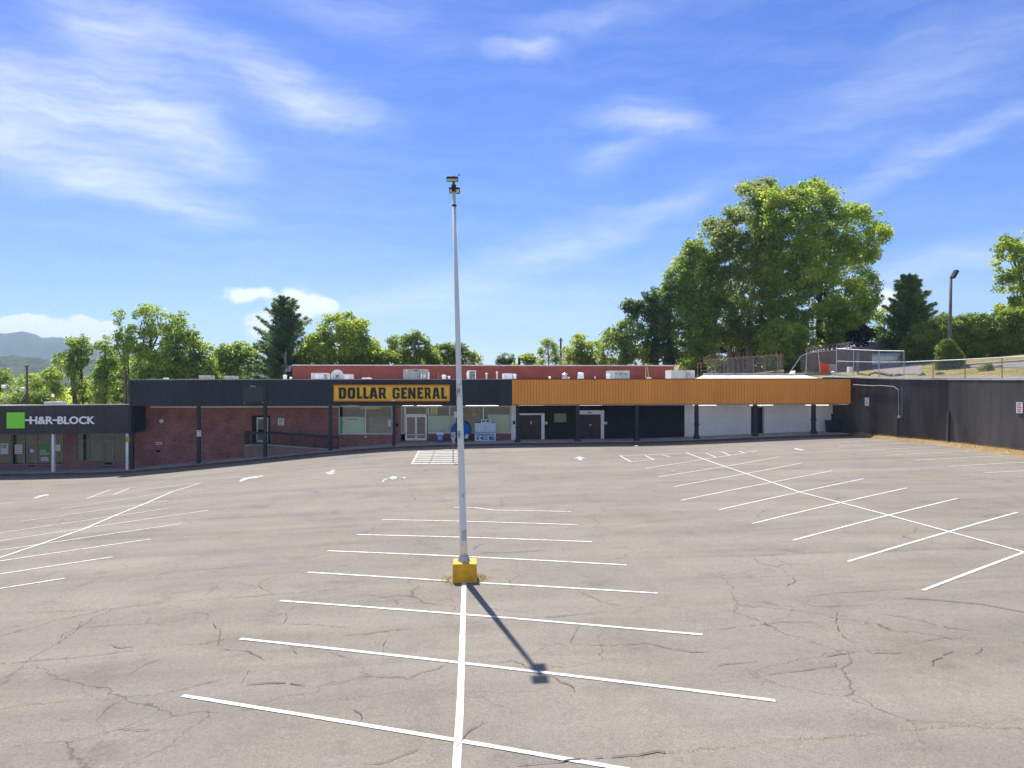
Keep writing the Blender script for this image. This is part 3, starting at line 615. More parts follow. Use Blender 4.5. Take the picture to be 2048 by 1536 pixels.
MB().tube([wpt(1797, 780, .06), wpt(1797.5, 833, .06)], .026, 6).build('downpipe', 'grey_metal', pipe)
MB().tube([wpt(1796.5, 834, .12), wpt(1795, 880, .22)], .07, 6).build('lower_pipe', 'black_metal', pipe)
q = wpt(1797, 834, .2); MB().box(q[0] - .02, q[0] + .18, q[1] - .11, q[1] + .11, q[2] - .1, q[2] + .1).build('junction_box', 'grey_metal', pipe, bevel=.02)
tag(MB().tube([wpt(1804, y, .05) for y in (772, 800, 832)], .02, 5).build('wall_rod', 'grey_metal'), 'thin grey rod fixed upright beside the conduit on the dark wall', 'rod')
Pd = [gpt(p) for p in ((1712, 871.5), (1745, 873), (1800, 879), (1850, 886), (1900, 893.5), (1950, 901), (2000, 909), (2048, 915.5), (2120, 926))]
Pd += [np.array((wallx(y) - 1.0, y, 0)) for y in (38, 30, 20, 8, -10, -30)]
mb = MB(); prv = None
for i, p in enumerate(Pd):
    for k in range(1):
        x0, y0 = min(p[0], wallx(p[1]) - .75), p[1]; w = wallx(y0); z0 = float(gz(x0, y0)); row = [(x0, y0, z0 - .02), (x0 + .18, y0, z0 + .10), (x0 + (w - x0) * .5, y0, z0 + .17), (w + .05, y0, z0 + .22)]
        if prv:
            for a in range(3): mb.quad(prv[a], prv[a + 1], row[a + 1], row[a])
        prv = row
mb.build('dirt_strip', 'dirt', kind='structure', loc=(0, 0, 0), smooth=True)
bl = []
for a, b in zip(Pd, Pd[1:-5]):
    for _ in range(520):
        t = rnd.random(); x = a[0] + (b[0] - a[0]) * t; y = a[1] + (b[1] - a[1]) * t; w = wallx(y); x = min(x, w - .75); f = rnd.random() ** 1.3; xx = x + .05 + (w - x) * f
        bl.append((xx, y, float(gz(x, y)) + .02 + .18 * min(1, f * 2), rnd.uniform(.05, .22)))
blades(bl, 'dead_grass')['kind'] = 'stuff'
def wsign(x0, x1, y0, y1, label, nbars):
    c = wpt((x0 + x1) / 2, (y0 + y1) / 2, .04); p0, p1 = wpt(x0, y0, .04), wpt(x1, y1, .04)
    s = thing('wall_sign', label, 'sign', c); ya, yb, za, zb_ = max(p0[1], p1[1]), min(p0[1], p1[1]), p1[2], p0[2]; xw = lambda Y, o: wallx(Y) - o
    m = MB(); m.hexa([(xw(ya, .05), ya, za), (xw(yb, .05), yb, za), (xw(yb, .01), yb, za), (xw(ya, .01), ya, za), (xw(ya, .05), ya, zb_), (xw(yb, .05), yb, zb_), (xw(yb, .01), yb, zb_), (xw(ya, .01), ya, zb_)]); m.build('sign_plate', 'white_paint', s)
    m = MB()
    for i in range(nbars):
        z = zb_ - (zb_ - za) * (i + .7) / (nbars + .6); t = (zb_ - za) * .22 / nbars; y_a, y_b = ya + (yb - ya) * .14, ya + (yb - ya) * (.86 - .12 * (i % 2))
        m.quad((xw(y_a, .056), y_a, z - t), (xw(y_b, .056), y_b, z - t), (xw(y_b, .056), y_b, z + t), (xw(y_a, .056), y_a, z + t))
    m.build('print', 'print_red', s)
wsign(1730, 1737.5, 795.5, 811.5, 'white notice with red print on the dark wall beside the orange canopy', 4)
wsign(2033, 2045.5, 804.5, 826.5, 'larger white notice with red print at the far right of the dark wall', 5)
# ------------------------------------------------------------------ the shops
main = thing('store_building', 'long single storey strip mall with black and orange board canopy', 'building', (0, 74, 0))
annex = thing('annex_building', 'lower stepped down shop with dark grey board canopy at the left end', 'building', (-45, 74, -2.5))
def lin(x, xa, ya, xb, yb): return ya + (yb - ya) * (x - xa) / (xb - xa)
FT = lambda x: lin(x, 258, 760.2, 1701, 758.2); FB = lambda x: lin(x, 258, 812, 1024, 810.6) if x < 1024.2 else lin(x, 1024.4, 808.7, 1701, 807.2)       # top and bottom line of the main fascia
HT = lambda x: lin(x, -60, 812.6, 258, 809.6); HB = lambda x: lin(x, -60, 869.4, 258, 866.6)
def fascia(parent, x0, x1, top, bot, m, pitch, capm, groove=.03, gd=.03):
    X0, X1 = ux(x0, YF), ux(x1, YF); zt0, zt1, zb0, zb1 = uz(x0, top(x0), YF), uz(x1, top(x1), YF), uz(x0, bot(x0), YF), uz(x1, bot(x1), YF)
    zt = lambda X: lin(X, X0, zt0, X1, zt1); zb = lambda X: lin(X, X0, zb0, X1, zb1)
    mb = MB(); n = max(1, round((X1 - X0) / pitch)); p = (X1 - X0) / n
    for i in range(n):
        a, b = X0 + i * p, X0 + (i + 1) * p - groove; e = YF - rnd.uniform(0, .006)
        mb.quad((a, e, zb(a)), (b, e, zb(b)), (b, e, zt(b)), (a, e, zt(a))); mb.quad((b, e, zb(b)), (b, YF + gd, zb(b)), (b, YF + gd, zt(b)), (b, e, zt(b)))
        c = b + groove; mb.quad((c, YF + gd, zb(c)), (c, YF - .003, zb(c)), (c, YF - .003, zt(c)), (c, YF + gd, zt(c))); mb.quad((b, YF + gd, zb(b)), (c, YF + gd, zb(c)), (c, YF + gd, zt(c)), (b, YF + gd, zt(b)))
    o = mb.build('fascia_boards', m, parent, kind='stuff')
    b = MB(); b.hexa([(X0, YF + .035, zb0), (X1, YF + .035, zb1), (X1, YF + .3, zb1), (X0, YF + .3, zb0), (X0, YF + .035, zt0 - .01), (X1, YF + .035, zt1 - .01), (X1, YF + .3, zt1 - .01), (X0, YF + .3, zt0 - .01)]); b.build('fascia_frame', 'black_metal', parent)
    c = MB(); c.hexa([(X0, YF - .03, zt0 + .002), (X1, YF - .03, zt1 + .002), (X1, YF + .34, zt1 + .002), (X0, YF + .34, zt0 + .002), (X0, YF - .03, zt0 + .07), (X1, YF - .03, zt1 + .07), (X1, YF + .34, zt1 + .07), (X0, YF + .34, zt0 + .07)]); c.build('cap_flashing', capm, parent)
    return X0, X1
fascia(main, 258.6, 1024, FT, FB, 'black_boards', .2, 'grey_metal'); fascia(main, 1024.4, 1701.5, FT, FB, 'orange_boards', .268, 'brown_door', .024, .05)
fascia(annex, -420, 258, HT, HB, 'charcoal_boards', .2, 'wall_cap')
XL, XR, XA = ux(258, YF), ux(1701, YF), -64.0
ZS, ZA = 3.12, uz(100, 868, YF) + .02
MB().box(XL, XR, YF + .31, YW + .3, ZS, ZS + .06).build('soffit', 'white_paint', main)
MB().box(XA, XL - .03, YF + .31, YW + .3, ZA, ZA + .06).build('soffit', 'charcoal_boards', annex)
mb = MB(); mb.hexa([at(1392, 757.6, 70), at(1640, 757.6, 70), at(1612, 752.6, 78.6), at(1406, 752.6, 78.6), at(1392, 757, 70), at(1640, 757, 70), at(1612, 750.6, 78.6), at(1406, 750.6, 78.6)]); mb.build('raised_roof', 'roof_membrane', main)
MB().box(XL, 33.0, YF + .31, 83.5, 4.9, 5.06).build('roof', 'roof_white', main)
MB().box(XA, XL - .03, YF + .31, 83.5, ZA + 1.75, ZA + 1.9).build('roof', 'roof_white', annex)
z1, z0 = uz(200, 809.5, YF), uz(262, 866.6, YF)
mb = MB(); mb.box(ux(258, YF) + .004, ux(262, YF), YF, YW, z0, z1 - .06)                       # end of the annex canopy
mb.build('canopy_end', 'black_boards', annex)
mb = MB(); mb.box(XL + .25, XL + .5, YW + .3, 83, -4, 4.9); mb.box(XL + .5, 32.9, 82.6, 83, -4, 4.9); mb.box(32.6, 32.9, YW + .32, 82.6, -1, 4.9); mb.build('rear_wall', 'brick', main)
mb = MB(); mb.box(XA, XL - .2, 82.6, 83, -6, ZA + 1.7); mb.box(XA, XA + .3, YW + .3, 82.6, -6, ZA + 1.7); mb.build('rear_wall', 'brick', annex)
def wallpart(parent, name, m, x0, x1, ops, ztop, zbot=-4.5, rev=.22, revm=None):
    """one stretch of shop front at Y=YW with its openings (photo pixels) cut out and their reveals"""
    W_ = [(ux(a, YW), ux(b, YW), uz((a + b) / 2, d, YW), uz((a + b) / 2, c, YW)) for a, b, c, d in ops]
    X0, X1 = ux(x0, YW), ux(x1, YW); xs = sorted({X0, X1, *[w[i] for w in W_ for i in (0, 1)]}); zs = sorted({zbot, ztop, *[min(w[i], ztop) for w in W_ for i in (2, 3)]}); mb = MB()
    for a, b in zip(xs, xs[1:]):
        for c, d in zip(zs, zs[1:]):
            if not any(w[0] < (a + b) / 2 < w[1] and w[2] < (c + d) / 2 < w[3] for w in W_): mb.quad((a, YW, c), (b, YW, c), (b, YW, d), (a, YW, d))
    for a, b, c, d in W_:
        d = min(d, ztop); e = YW + rev
        mb.quad((a, YW, c), (a, YW, d), (a, e, d), (a, e, c)); mb.quad((b, YW, d), (b, YW, c), (b, e, c), (b, e, d)); mb.quad((a, YW, c), (a, e, c), (b, e, c), (b, YW, c)); mb.quad((a, YW, d), (b, YW, d), (b, e, d), (a, e, d))
    return mb.build(name, m, parent)
def grid_window(parent, xs, ys, m='aluminium', bar=.075, name='window', glass='glass', rec=.08, board=None, skip=()):
    Y = YW + rec; xm = (xs[0] + xs[-1]) / 2; X = [ux(x, Y) for x in xs]; Z = [uz(xm, y, Y) for y in ys]; h = bar / 2; f = MB()
    for i, x in enumerate(X): 
        o = h if i == 0 else (-h if i == len(X) - 1 else 0); f.box(x + o - h, x + o + h, Y - .03, Y + .05, Z[-1], Z[0])
    for i, (a, b) in enumerate(zip(X, X[1:])):
        l = a + (bar if i == 0 else h); r = b - (bar if i == len(X) - 2 else h)
        for j, z in enumerate(Z):
            o = -h if j == 0 else (h if j == len(Z) - 1 else 0); f.box(l, r, Y - .028, Y + .048, z + o - h, z + o + h)
    fr = f.build(name, m, parent)
    for i, (a, b) in enumerate(zip(X, X[1:])):
        for j, (c, d) in enumerate(zip(Z, Z[1:])):
            if (i, j) in skip: continue
            MB().box(a + h, b - h, Y + .005, Y + .013, d + h, c - h).build('pane', glass, fr)
    if board:
        for (a, b, c, d, bm) in board: MB().box(ux(a, Y), ux(b, Y), Y + .16, Y + .18, uz(xm, d, Y), uz(xm, c, Y)).build('window_covering', bm, fr)
    return fr
def posters(fr, lst, Y=None):
    Y = Y or YW + .076
    for a, b, c, d, m in lst: MB().box(ux(a, Y), ux(b, Y), Y, Y + .006, uz(a, d, Y), uz(a, c, Y)).build('poster', m, fr)
def bars(x0, x1, ys, Y, m, parent, h=.8, name='print'):
    mb = MB()
    for i, y in enumerate(ys):
        e = (x1 - x0) * .14 * (i % 2); mb.quad((ux(x0, Y), Y, uz(x0, y + h, Y)), (ux(x1 - e, Y), Y, uz(x0, y + h, Y)), (ux(x1 - e, Y), Y, uz(x0, y - h, Y)), (ux(x0, Y), Y, uz(x0, y - h, Y)))
    return mb.build(name, m, parent)
# brick stretch with the side door, discount store front, dark siding, white block wall
wallpart(main, 'brick_wall', 'brick', 262, 676.8, [(504, 540, 831.5, 886)], 3.3)
wallpart(main, 'brick_wall', 'brick', 676.8, 1022, [(677.2, 785.4, 812, 869), (802, 855.2, 812, 882), (855.2, 1022, 812, 867.3)], 3.3)
MB().box(ux(1022.3, YW), ux(1031.4, YW), YW - .05, YW + .3, -.6, 3.3).build('white_pier', 'white_paint', main)
wallpart(main, 'block_wall', 'white_block', 1369, 1672, [(1502, 1528.6, 814, 869)], 3.3, -1, .5)
MB().box(ux(1502, YW) + .02, ux(1528.6, YW) - .02, YW + .42, YW + .47, -.2, 3.2).build('door', 'black_trim', main)
mb = MB(); ops = [(1034.5, 1089.5, 826.5, 890), (1107, 1134.5, 825, 846.5), (1154.5, 1208.5, 820.5, 890)]
oz = [(ux(a, YW), ux(b, YW), uz(a, d, YW), uz(a, c, YW)) for a, b, c, d in ops]; z = -.7; XA0, XA1 = ux(1031.6, YW), ux(1368.8, YW)
while z < 3.2:                                              # lapped siding courses
    cuts = sorted([(o[0], o[1]) for o in oz if o[2] < z + .06 < o[3]]); x = XA0
    for a, b in cuts + [(XA1, XA1)]:
        if a > x: mb.quad((x, YW - .028, z), (a, YW - .028, z), (a, YW + .004, z + .128), (x, YW + .004, z + .128)); mb.quad((x, YW + .02, z), (a, YW + .02, z), (a, YW - .028, z), (x, YW - .028, z))
        x = b
    z += .13
mb.build('lap_siding', 'black_siding', main, kind='stuff')
mb = MB(); mb.box(XA0, XA1, YW + .32, YW + .4, -.7, 3.2); mb.build('siding_backing', 'black_siding', main)
def double_door(x0, x1, y0, y1, fr, hd, hm):
    """boarded pair of doors in a white surround; FR: pixel widths of left jamb, right jamb, header"""
    Y = YW - .06; zb, zt = uz(x0, y1, Y), uz(x0, y0, Y); X0, X1 = ux(x0, Y), ux(x1, Y); xa, xb, zc = ux(x0 + fr[0], Y), ux(x1 - fr[1], Y), uz(x0, y0 + fr[2], Y); mb = MB()
    mb.box(X0, xa, Y, YW + .15, zb, zt); mb.box(xb, X1, Y, YW + .15, zb, zt); mb.box(xa, xb, Y + .004, YW + .15, zc, zt); s = mb.build('door_surround', 'white_paint', main, bevel=.01)
    xm = (xa + xb) / 2
    for a, b in ((xa + .01, xm - .008), (xm + .008, xb - .01)):
        d = MB(); d.box(a, b, YW + .06, YW + .1, zb, zc - .01); d.box(a + .1, b - .1, YW + .035, YW + .06, zb + .2, zb + .85); d.box(a + .1, b - .1, YW + .035, YW + .06, zb + 1.0, zc - .15); dd = d.build('door', 'brown_door', main, bevel=.006)
    return s
d1 = double_door(1034.8, 1089.2, 826.8, 880, (4.2, 6.4, 3.2), 0, 0); d2 = double_door(1154.8, 1208.2, 820.8, 879.5, (3.2, 6.3, 8), 0, 0)
MB().px(1061, 1063.4, 842, 848.5, YW, .05).build('door_handle', 'cream_metal', main); MB().px(1179.5, 1182, 848, 852, YW, .05).build('door_handle', 'cream_metal', main)
bars(1175, 1183, [825], YW - .066, 'print_grey', main, 1.2, 'house_number')
for a in (1089.4, 1208.6): MB().px(a, a + 5.6, 843.5, 848.5, YW - .12, .1).build('intercom_box', 'cream_metal', main)
grid_window(main, [1107.3, 1134.2], [825.3, 846.2], 'black_trim', .06, glass='dark_glass', board=[(1108, 1134, 826, 846, 'window_board')])
# discount store glazing
w = grid_window(main, [677.6, 731, 785], [812.4, 868.6], 'white_metal', board=[(678, 729, 833.5, 868, 'window_board'), (738, 780, 833.5, 868, 'interior_light')])
posters(w, [(776, 781.5, 839.5, 853, 'paper'), (721, 762, 813.8, 818.5, 'paper_yellow')])
bars(695, 715, [839], YW + .22, 'rusty_steel', w, 1.0, 'sticker'); bars(748, 768, [838.8], YW + .22, 'rusty_steel', w, 1.0, 'sticker')
grid_window(main, [802.3, 809.3], [812.4, 867.4], 'white_metal', bar=.06); grid_window(main, [809.4, 855], [812.4, 830.2], 'white_metal', bar=.09)
dr = grid_window(main, [810.4, 832, 854], [830.6, 880.8], 'white_metal', .16, 'glass_door', rec=.1)
MB().px(811.5, 853, 868.5, 870, YW + .07, .03).build('push_bar', 'aluminium', dr); MB().px(811.6, 853, 876, 880, YW + .075, .02).build('kick_plate', 'aluminium', dr)
w = grid_window(main, [855.8, 899.6, 966.6, 1021.8], [812.4, 867], 'white_metal', board=[(857, 898, 831.5, 866.5, 'window_board'), (901, 921, 832, 866.5, 'window_board'), (976, 1020, 829.5, 866.5, 'window_board')])
posters(w, [(861, 875, 813.5, 829, 'paper_yellow')]); bars(863, 873, [817, 820.5, 824, 826.5], YW + .072, 'poster_green', w, .5)
MB().px(790.5, 796, 846.5, 853.5, YW - .1, .1).build('electric_box', 'black_trim', main); MB().px(1026, 1030.5, 842, 848.5, YW - .16, .1).build('electric_box', 'black_trim', main)
MB().px(728.5, 733.5, 872, 874.5, YW - .04, .04).build('wall_tag', 'paper', main); MB().px(994, 998, 874, 875.5, YW - .04, .04).build('wall_tag', 'paper', main)
def room(parent, x0, x1, zf, zt, Yb, m='interior', lm='interior_light'):
    a, b, y0 = ux(x0, YW), ux(x1, YW), YW + .3; mb = MB()
    mb.quad((a, Yb, zf), (b, Yb, zf), (b, Yb, zt), (a, Yb, zt)); mb.quad((a, y0, zf), (a, Yb, zf), (a, Yb, zt), (a, y0, zt)); mb.quad((b, Yb, zf), (b, y0, zf), (b, y0, zt), (b, Yb, zt)); mb.quad((a, y0, zt), (a, Yb, zt), (b, Yb, zt), (b, y0, zt))
    mb.build('interior_shell', m, parent); MB().quad((a, y0, zf), (b, y0, zf), (b, Yb, zf), (a, Yb, zf)).build('interior_floor', lm, parent)
room(main, 675, 1023, -.25, 3.08, 73)
# side door by the ramp
fr = grid_window(main, [512.4, 536.4], [834.8, 884.8], 'aluminium', .16, 'glass_door', 'dark_glass', .1); MB().px(515, 534, 879.6, 883.6, YW + .06, .03).build('sticker', 'paper', fr)
mb = MB(); mb.px(503.8, 512.2, 831, 886, YW - .03, .2); mb.px(536.6, 540.4, 831, 886, YW - .03, .2); mb.px(512.3, 536.5, 831, 834.6, YW - .028, .2); mb.build('door_surround', 'black_trim', main); room(main, 500, 545, -.3, 3.0, 68, 'interior', 'interior')
mb = MB(); mb.px(300, 676, 812.8, 815.2, YW - .05, .05); mb.build('trim_board', 'white_paint', main)
c = at(323.5, 842, YW); mb = MB(); mb.tube([(c[0], YW - .10, c[2]), (c[0], YW, c[2])], .17, 16); mb.build('wall_light', 'window_board', main)
pl = MB().px(312, 324, 884.2, 889.6, YW - .03, .03).build('address_plate', 'paper', main); bars(313.5, 322.5, [887], YW - .034, 'print_grey', main, 1.0, 'house_number')
c = at(318, 902, YW); mb = MB(); mb.tube([(c[0] - .14, YW - .18, c[2]), (c[0] + .14, YW - .18, c[2])], .09, 8); mb.tube([(c[0], YW - .2, c[2]), (c[0], YW, c[2])], .07, 8); mb.build('hose_connection', 'black_trim', main)
# annex shop front
oa = [(-400, 127.3, 867, 931), (152.8, 260, 866, 923), (53.4, 74.6, 931, 937), (206, 228.4, 923, 934)]
wallpart(annex, 'brick_wall', 'brick', -420, 262, oa, ZA + .1, -7)
ga = grid_window(annex, [-60, -34, -6, 21.4, 49.4, 75, 101.6, 127], [868, 884.4, 929.6], 'bronze', .07, glass='dark_glass', skip=[(4, 1)])
gd = grid_window(annex, [52.8, 74.6], [884.6, 936.6], 'bronze', .12, 'glass_door', 'dark_glass', .05); MB().px(54.5, 73, 927, 934, YW + .08, .02).build('kick_plate', 'black_trim', gd)
posters(ga, [(1, 16.5, 887, 908, 'paper'), (29.5, 44.5, 889, 908, 'paper'), (80, 100, 889, 911, 'poster_green'), (82, 96.5, 914.5, 922, 'paper'), (111, 121, 889, 902, 'paper'), (-28, -10, 888, 908, 'paper')])
posters(gd, [(60, 67, 898, 905, 'paper')], YW + .046)
bars(31, 42, [892, 896, 900.5, 905], YW + .072, 'print_grey', ga, .5); bars(3, 14, [891, 895], YW + .072, 'print_grey', ga, 1.0); bars(84, 95, [916.5, 919.5], YW + .072, 'poster_green', ga, .5)
for (t, a, b, c, d) in (('H&R', 80.2, 92.5, 899.8, 904.2), ('BLOCK', 80.2, 99, 905, 909.2)):
    for g in glyphs(t, ux(a, YW + .072), ux(b, YW + .072), uz(a, d, YW + .072), uz(a, c, YW + .072), YW + .072, .006): g.build('letter', 'paper', ga)
gb = grid_window(annex, [153.4, 178, 203.4, 228.2, 254], [866.4, 880.2, 922.4], 'bronze', .07, glass='dark_glass', skip=[(2, 1)], board=[(154, 177, 882, 921.5, 'window_board'), (182, 202, 888, 921.5, 'window_board')])
ge = grid_window(annex, [205.2, 228.4], [880.6, 932.2], 'bronze', .12, 'glass_door', 'dark_glass', .05); MB().px(207.5, 226.5, 923.5, 929.5, YW + .08, .02).build('kick_plate', 'black_trim', ge)
room(annex, -150, 128, ZA - 3.3, ZA + .04, 72, 'interior', 'interior_light'); room(annex, 152, 258, ZA - 3.3, ZA + .04, 70, 'interior', 'interior_light')
# canopy columns
for i, x in enumerate((264.4, 397.2, 530.4, 661, 788, 915.2, 1035.2, 1155.4, 1273.4, 1393, 1510.4, 1627)):
    X = ux(x, YC); zb_ = float(walk(X)) + .012; h = .135 if i < 6 else .155; mb = MB(); mb.box(X - h, X + h, YC - h, YC + h, zb_, ZS)
    if i >= 6: mb.hexa([(X - .26, YC - .26, zb_ - .02), (X + .26, YC - .26, zb_ - .02), (X + .26, YC + .26, zb_ - .02), (X - .26, YC + .26, zb_ - .02), (X - h - .01, YC - h - .01, zb_ + .42), (X + h + .01, YC - h - .01, zb_ + .42), (X + h + .01, YC + h + .01, zb_ + .42), (X - h - .01, YC + h + .01, zb_ + .42)])
    mb.build('column', 'black_metal', main, bevel=.012)
    if i >= 6: MB().box(X - .22, X + .22, YC - .22, YC + .22, zb_ + 1.25, zb_ + 1.34).build('column_band', 'black_metal', main)
for i, x in enumerate((-45, 107, 255.2)):
    X = ux(x, YC); zb_ = float(walk(X)) + .012; MB().box(X - .11, X + .11, YC - .11, YC + .11, zb_, ZA).build('post', 'white_metal', annex, bevel=.01)
    if i == 2: MB().px(251, 259, 873, 884, YC - .14, .02).build('post_plate', 'straw', annex)
# ------------------------------------------------------------------ signs on the fascias
sg = thing('store_sign', 'wide yellow store sign with black DOLLAR GENERAL letters in an orange frame', 'sign', at(783, 802, YF))
Y = YF - .22
for a, b in ((669.4, 779.4), (780.0, 897.6)): MB().px(a, b, 772.8, 799.6, Y, .18).build('sign_panel', 'sign_yellow', sg)
mb = MB(); mb.px(667, 899.6, 769.6, 772.6, Y - .03, .23); mb.px(667, 899.6, 799.8, 802.6, Y - .03, .23); mb.px(667, 669.2, 772.6, 799.8, Y - .03, .23); mb.px(897.8, 899.6, 772.6, 799.8, Y - .03, .23); mb.build('sign_frame', 'sign_orange', sg)
GL = {'D': [[(0, 0), (.5, 0), (.62, .14), (.62, .86), (.5, 1), (-.06, 1), (-.06, .9), (0, .86)], [(.235, .22), (.235, .78), (.385, .78), (.385, .22)]],
 'O': [[(.12, 0), (.5, 0), (.62, .14), (.62, .86), (.5, 1), (.12, 1), (0, .86), (0, .14)], [(.235, .22), (.235, .78), (.385, .78), (.385, .22)]],
 'L': [[(0, 0), (.52, 0), (.52, .3), (.44, .2), (.25, .2), (.25, 1), (-.05, 1), (-.05, .9), (0, .87)]],
 'A': [[(-.04, 0), (.2, 0), (.24, .2), (.44, .2), (.48, 0), (.72, 0), (.52, 1), (.12, 1)], [(.275, .36), (.335, .74), (.4, .36)]],
 'R': [[(0, 0), (.23, 0), (.23, .36), (.3, .36), (.44, 0), (.7, 0), (.54, .42), (.62, .54), (.62, .88), (.5, 1), (-.06, 1), (-.06, .9), (0, .86)], [(.23, .54), (.23, .82), (.4, .82), (.4, .54)]],
 'G': [[(.12, 0), (.5, 0), (.62, .12), (.62, .54), (.34, .54), (.34, .38), (.41, .38), (.41, .18), (.21, .18), (.21, .82), (.41, .82), (.41, .68), (.62, .68), (.62, .88), (.5, 1), (.12, 1), (0, .86), (0, .14)]],
 'E': [[(0, 0), (.54, 0), (.54, .3), (.46, .19), (.25, .19), (.25, .41), (.44, .41), (.44, .61), (.25, .61), (.25, .81), (.45, .81), (.54, .7), (.54, 1), (-.04, 1), (-.04, .9), (0, .87)]],
 'N': [[(0, 0), (.22, 0), (.22, .54), (.44, 0), (.66, 0), (.66, 1), (.44, 1), (.44, .46), (.23, 1), (0, 1)]]}
for ch, a, b in (('D', 676.4, 692.3), ('O', 695.4, 710.6), ('L', 713, 724.4), ('L', 725.8, 737.6), ('A', 739, 755.4), ('R', 756.4, 773.2), ('G', 785.2, 799.2), ('E', 801.6, 814.4), ('N', 816.4, 831.2), ('E', 834, 846.6), ('R', 848.6, 862.4), ('A', 865, 879.8), ('L', 881.4, 893.8)):
    polyglyph(GL[ch], ux(a, Y), ux(b, Y), uz(a, 797.6, Y), uz(a, 775, Y), Y, .05, 1).build('letter', 'letter_black', sg)
MB().px(783, 789.5, 800, 802.2, Y - .08, .05).build('sign_lamp', 'white_metal', sg)
hs = thing('shop_sign', 'bright green square and white H&R BLOCK letters on the dark grey fascia', 'sign', at(100, 860, YF)); Y = YF - .02
MB().px(13, 48.8, 824.8, 857, Y - .12, .12).build('logo_square', 'logo_green', hs, bevel=.015)
for g in glyphs('H&R', ux(60.4, Y), ux(107, Y), uz(80, 848.4, Y), uz(80, 832.8, Y), Y, .08, .026): g.build('letter', 'letter_white', hs)
for g in glyphs('BLOCK', ux(116, Y), ux(190.6, Y), uz(150, 848.2, Y), uz(150, 832.6, Y), Y, .08, .026): g.build('letter', 'letter_white', hs)
mb = MB(); mb.px(49.6, 61.5, 838.6, 841.8, Y - .04, .04); mb.px(105, 116.4, 838.6, 841.8, Y - .035, .035); mb.px(137.6, 142.6, 838.8, 841.2, Y - .035, .035); mb.build('logo_bar', 'letter_white', hs)
br = thing('sign_bracket', 'empty black sign mount left on the fascia above the ramp door', 'sign mount', at(508, 806, YF))
MB().px(487.5, 527, 774, 804, YF - .05, .04).build('back_panel', 'charcoal_boards', br); MB().px(527.2, 533, 771.5, 812, YF - .12, .10).build('post', 'black_metal', br)
mb = MB()
for x in (501, 505, 509): mb.px(x, x + 1.6, 771.6, 773.4, YF - .06, .05)
mb.px(488, 489.6, 804.4, 806, YF - .06, .05); mb.px(524.5, 526.4, 804.4, 806, YF - .06, .05); mb.build('fixing', 'paper', br)
for i, (a, b) in enumerate(((1036.6, 1089.4), (1155.8, 1204.4), (1384, 1434), (1497.6, 1547), (1609, 1658.6), (680.5, 717.5), (803, 829), (832, 886), (930, 998))):
    Yl = 64.3; X0, X1 = ux(a, Yl), ux(b, Yl); zz = uz(a, 811.2 - i * .15 if i < 5 else 811.7, Yl)
    s = thing('canopy_light', 'lit white tube light under the canopy, ' + ('above the first brown double door', 'above the white headed double door', 'at the column where the white wall begins', 'above the dark single door', 'nearest the black bin', 'over the left shop window', 'over the left edge of the glass doors', 'over the window beside the glass doors', 'over the ice cabinet')[i], 'light fixture', ((X0 + X1) / 2, Yl, zz), 'tube lights under the canopy')
    MB().box(X0, X1, Yl, Yl + .2, zz + .04, ZS - .002).build('housing', 'white_metal', s); MB().tube([(X0 + .06, Yl - .03, zz + .03), (X1 - .06, Yl - .03, zz + .03)], .018, 6).build('tube', 'lit_tube', s)
# ------------------------------------------------------------------ ramp and railing
rp = thing('access_ramp', 'brick sided concrete ramp rising to the side door', 'ramp', at(580, 905, 64.5)); Yr0 = 64.45
zl, zr = uz(489, 889.4, Yr0), uz(676, 899, Yr0); Xs = [ux(489, Yr0), ux(541, Yr0), ux(676, Yr0)]; Zs = [zl, zl, zr]
mb = MB(); cp = MB()
for k in (0, 1):
    a, b, za, zb_ = Xs[k], Xs[k + 1], Zs[k], Zs[k + 1]
    mb.hexa([(a, Yr0, za - 2.4), (b, Yr0, min(zb_, -.6) - 1.8), (b, YW, min(zb_, -.6) - 1.8), (a, YW, za - 2.4), (a, Yr0, za - .1), (b, Yr0, zb_ - .1), (b, YW, zb_ - .1), (a, YW, za - .1)])
    cp.hexa([(a, Yr0 - .05, za - .1), (b, Yr0 - .05, zb_ - .1), (b, YW - .004, zb_ - .1), (a, YW - .004, za - .1), (a, Yr0 - .05, za), (b, Yr0 - .05, zb_), (b, YW - .004, zb_), (a, YW - .004, za)])
mb.build('ramp_wall', 'ramp_brick', rp); cp.build('ramp_deck', 'concrete', rp)
rl = thing('ramp_railing', 'black metal railing with thin balusters along the ramp', 'railing', (Xs[0], Yr0, zl)); Yq = Yr0 + .1
zt = lambda X: (zl if X < Xs[1] else lin(X, Xs[1], zl, Xs[2], zr))
hl, hr = uz(489, 863.4, Yq), uz(676, 872.4, Yq); top = lambda X: hl if X < Xs[1] else lin(X, Xs[1], hl, Xs[2], hr)
def slant(a, b, f0, f1, nm, th=.06):
    m = MB(); m.hexa([(a, Yq - th / 2, f0(a)), (b, Yq - th / 2, f0(b)), (b, Yq + th / 2, f0(b)), (a, Yq + th / 2, f0(a)), (a, Yq - th / 2, f1(a)), (b, Yq - th / 2, f1(b)), (b, Yq + th / 2, f1(b)), (a, Yq + th / 2, f1(a))]); m.build(nm, 'black_metal', rl)
for a, b in ((Xs[0], Xs[1]), (Xs[1], Xs[2] + .02)):
    slant(a, b, lambda X: top(X) - .2, top, 'top_rail', .09); slant(a, b, lambda X: zt(X) + .08, lambda X: zt(X) + .14, 'bottom_rail', .05)
n = 52
for i in range(n + 1):
    X = Xs[0] + (Xs[2] - Xs[0]) * i / n; t = .035 if i % 13 == 0 else .012
    MB().box(X - t, X + t, Yq - t, Yq + t, zt(X) + (.14 if t < .02 else 0), top(X) - .201).build('post' if t > .02 else 'baluster', 'black_metal', rl)
